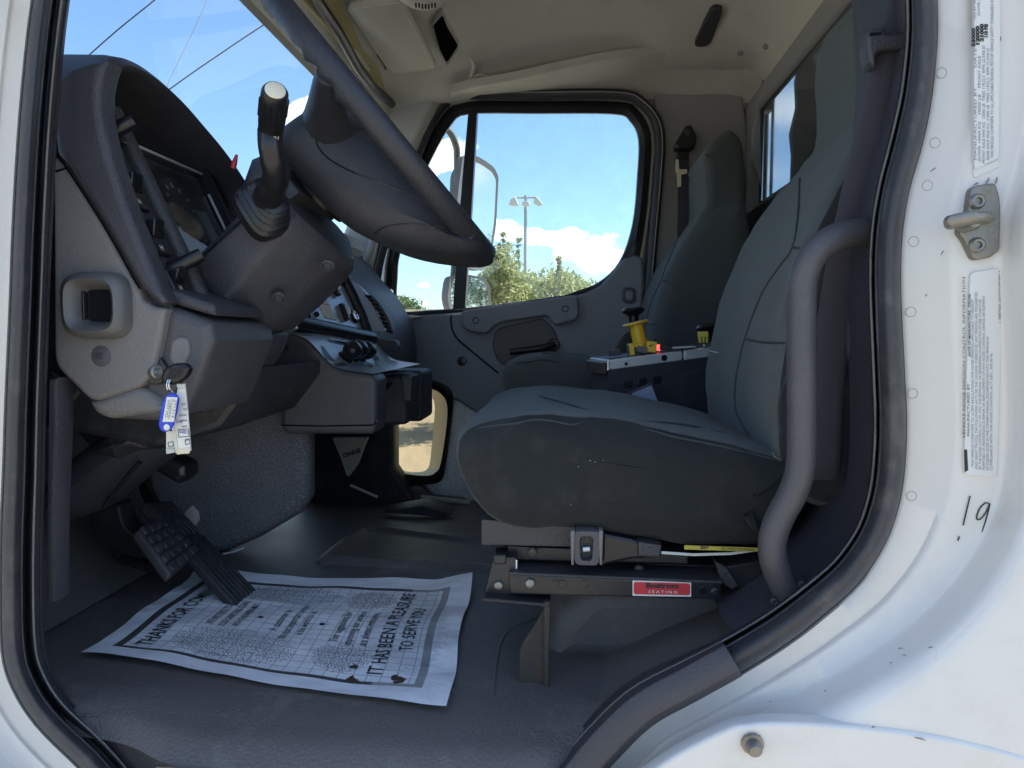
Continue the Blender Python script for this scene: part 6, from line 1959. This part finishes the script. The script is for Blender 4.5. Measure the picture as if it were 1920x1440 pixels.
# ------------------------------------------------------------------ trees and shrubs
random.seed(11)


def leaf_material(name, c0, c1):
    m = bpy.data.materials.new(name)
    m.use_nodes = True
    t = NT(m.node_tree)
    tc_ = t.add('ShaderNodeTexCoord').outputs['Object']
    n = t.add('ShaderNodeTexNoise', ins={'Vector': tc_, 'Scale': 2.2, 'Detail': 5.0}).outputs[0]
    n2 = t.add('ShaderNodeTexNoise', ins={'Vector': tc_, 'Scale': 14.0, 'Detail': 2.0}).outputs[0]
    c = t.mix(t.math('MULTIPLY', t.math('ADD', n, n2), .5), c0, c1)
    d = t.add('ShaderNodeBsdfPrincipled', ins={'Base Color': c, 'Roughness': .6, 'Specular IOR Level': .3}).outputs[0]
    tl_ = t.add('ShaderNodeBsdfTranslucent', ins={0: c}).outputs[0]
    t.add('ShaderNodeOutputMaterial', ins={0: t.add('ShaderNodeMixShader', ins={0: .35, 1: d, 2: tl_}).outputs[0]})
    MATS[name] = m
    return m


leaf_material('willow_leaf', (.17, .20, .07), (.44, .45, .21))
leaf_material('dark_leaf', (.05, .085, .03), (.14, .18, .06))


def leaves(cl, n, size, spread):
    """leaf-sized faces in clumps; cl: list of (centre, radius)"""
    V, Fc = [], []
    tot = sum(r_ ** 2 for _, r_ in cl)
    for c, r_ in cl:
        for _ in range(max(6, int(n * r_ ** 2 / tot))):
            d = Vector((random.gauss(0, 1), random.gauss(0, 1), random.gauss(0, 1)))
            d.normalize()
            p = c + d * (r_ * (random.random() ** .45)) * Vector((1, 1, .8)).length / 1.62
            ax = Vector((random.gauss(0, 1), random.gauss(0, 1), random.gauss(.4, .8))).normalized()
            sd_ = ax.orthogonal().normalized()
            sd_ = Matrix.Rotation(random.uniform(0, 6.28), 3, ax) @ sd_
            s = size * random.uniform(.6, 1.3)
            k = len(V)
            V += [p - ax * s, p + sd_ * s * .38, p + ax * s, p - sd_ * s * .38]
            Fc.append((k, k + 1, k + 2, k + 3))
    return V, Fc


def tree(name, label, foot, height, clumps, n, size, mat, group, trunk_r=.09, sprigs=0):
    t = Thing(name, label, 'tree' if 'tree' in name else 'shrub', foot, group)
    foot = Vector(foot)
    top = foot + Vector((0, 0, height * .7))
    geos = [tube_geo([foot, foot + Vector((.08, 0, height * .35)), top], [trunk_r, trunk_r * .7, trunk_r * .2], 8)]
    for c, r_ in clumps[:: max(1, len(clumps) // 9)]:
        st0 = foot.lerp(top, min(.95, max(.15, (c.z - foot.z) / (height) * .7)))
        geos.append(tube_geo([st0, st0.lerp(c, .5) + Vector((0, 0, .1)), c], [trunk_r * .35, trunk_r * .2, trunk_r * .06], 5))
    V, Fc = geo_join(*geos)
    mk('trunk', V, Fc, M['bark'], t, smooth=60)
    V, Fc = leaves(clumps, n, size, 1)
    mk('crown', V, Fc, mat, t, smooth=0, fix=False)
    return t


def crown_from_px(prof, D, depth, r_, per):
    """clump centres filling a silhouette [(x, y_top)] down to the ground at distance D"""
    out = []
    for (x0, y0), (x1, y1) in zip(prof, prof[1:]):
        for _ in range(per):
            f_ = random.random()
            x, yt = x0 + (x1 - x0) * f_, y0 + (y1 - y0) * f_
            rr_ = r_ * random.uniform(.5, 1.15)
            ytop = yt + rr_ / (D / F) * .9
            yb = 640
            y = ytop + (yb - ytop) * random.random() ** 1.6
            out.append((P(x, y, D + random.uniform(-depth, depth)), rr_))
    return out


def px_tree(name, label, prof, D, depth, r_, per, n, size, mat, group, xf):
    cl = crown_from_px(prof, D, depth, r_, per)
    f0 = P(xf, 640, D)
    f0.z = 0
    h = max(c.z for c, _ in cl)
    return tree(name, label, f0, h, cl, n, size, mat, group)


SH = 'shrubs beyond the passenger window'
px_tree('tall_shrub', 'sparse tall shrub with upright sprigs left of the lamp post', [(905, 520), (920, 500), (935, 470), (948, 452), (958, 480), (970, 490), (985, 510)], 11.0, .7, .20, 16, 5200, .048, M['willow_leaf'], SH, 942)
px_tree('round_shrub', 'pale green bushy shrub right of the lamp post', [(960, 535), (990, 508), (1015, 504), (1040, 494), (1060, 506), (1085, 518)], 12.0, .8, .26, 22, 6500, .05, M['willow_leaf'], SH, 1025)
px_tree('low_shrub', 'low green shrub under the window corner by the door frame', [(1060, 515), (1090, 520), (1120, 532), (1150, 545), (1185, 560), (1215, 560)], 12.5, .8, .24, 18, 5200, .05, M['willow_leaf'], SH, 1130)
px_tree('low_shrub', 'grey green shrub behind the small convex mirror', [(800, 585), (840, 575), (870, 560), (905, 530), (925, 520)], 11.5, .7, .22, 14, 3600, .048, M['dark_leaf'], SH, 880)
px_tree('small_tree', 'small round tree seen through the vent window corner', [(738, 575), (752, 552), (765, 547), (778, 555), (790, 575)], 30.0, 1.0, .42, 14, 3200, .085, M['dark_leaf'], SH, 765)
# loose sprigs that stick out of the tall shrub
geos, tips = [], []
for x, y in [(943, 440), (935, 462), (952, 458), (973, 450), (1048, 486), (928, 484)]:
    a, b = P(x + random.uniform(-6, 6), 560, 11.0), P(x, y, 11.0)
    geos.append(tube_geo([a, a.lerp(b, .6) + Vector((random.uniform(-.05, .05), 0, 0)), b], [.014, .008, .004], 5))
    for k in range(5):
        tips.append((a.lerp(b, .62 + .095 * k), .035 + .012 * (k == 4)))
sp_ = Thing('tall_shrub', 'thin leafy shoots rising above the shrubs by the lamp post', 'shrub', (P(950, 640, 11).x, 11.0, 0), SH)
V, Fc = geo_join(*geos)
mk('stem', V, Fc, M['bark'], sp_, smooth=60)
V, Fc = leaves(tips, 620, .04, 1)
mk('crown', V, Fc, M['willow_leaf'], sp_, smooth=0, fix=False)
# trees behind the truck that the mirrors reflect
for i, (x, y, h, lab) in enumerate([(40, 5, 10, 'broad tree behind the truck seen in the tall mirror'), (48, 11, 9, 'broad tree behind the truck seen in the convex mirror'), (60, 20, 11, 'broad tree far behind the truck')]):
    cl = [(Vector((x + random.gauss(0, h * .22), y + random.gauss(0, h * .22), h * random.uniform(.35, .95))), h * random.uniform(.10, .17)) for _ in range(26)]
    tree('roadside_tree', lab, (x, y, 0), h, cl, 9000, .11, M['dark_leaf'], 'trees behind the truck', .16)
# distant line of woodland closing the lot
V, Fc = [], []
for k in range(150):
    x = -260 + k * 3.5 + random.uniform(-1, 1)
    y = 150 + random.uniform(-6, 6)
    h = random.uniform(2.2, 5.0)
    for _ in range(60):
        p = Vector((x + random.gauss(0, 1.6), y + random.gauss(0, 1.2), max(.1, h * (1 - random.random() ** 1.8) * .95)))
        s = random.uniform(.25, .6)
        ax = Vector((random.gauss(0, 1), random.gauss(0, 1), random.gauss(0, 1))).normalized()
        sd_ = ax.orthogonal().normalized()
        q_ = len(V)
        V += [p - ax * s, p + sd_ * s * .7, p + ax * s, p - sd_ * s * .7]
        Fc.append((q_, q_ + 1, q_ + 2, q_ + 3))
wd = mk('woodland', V, Fc, M['dark_leaf'], None, smooth=0, fix=False)
wd['kind'] = 'stuff'

# ------------------------------------------------------------------ overhead cables seen through the windscreen
for lab, pts in [('upper overhead power cable crossing the sky behind the windscreen', [(300, -12), (290, 0), (222, 55), (155, 114), (60, 200)]), ('lower overhead power cable crossing the sky above the stalk', [(640, -45), (497, 45), (410, 103), (328, 160), (200, 255)]),
                 ('thin faint overhead cable between the two thicker ones', [(400, -40), (385, 8), (352, 80), (318, 150), (290, 215)])]:
    D = 38.0
    c0 = P(*pts[2], D)
    th = 'thin' in lab
    cb_ = Thing('power_cable', lab, 'power cable', c0, 'power cables overhead')
    ps = cr([P(x, y, D) for x, y in pts], 4)
    d0, d1 = (ps[0] - ps[1]).normalized(), (ps[-1] - ps[-2]).normalized()
    tube('strand', [ps[0] + d0 * 25] + ps + [ps[-1] + d1 * 20], .018 if th else .034, M['cable_black'] if not th else M['galvanised_pole'], cb_, n=6)
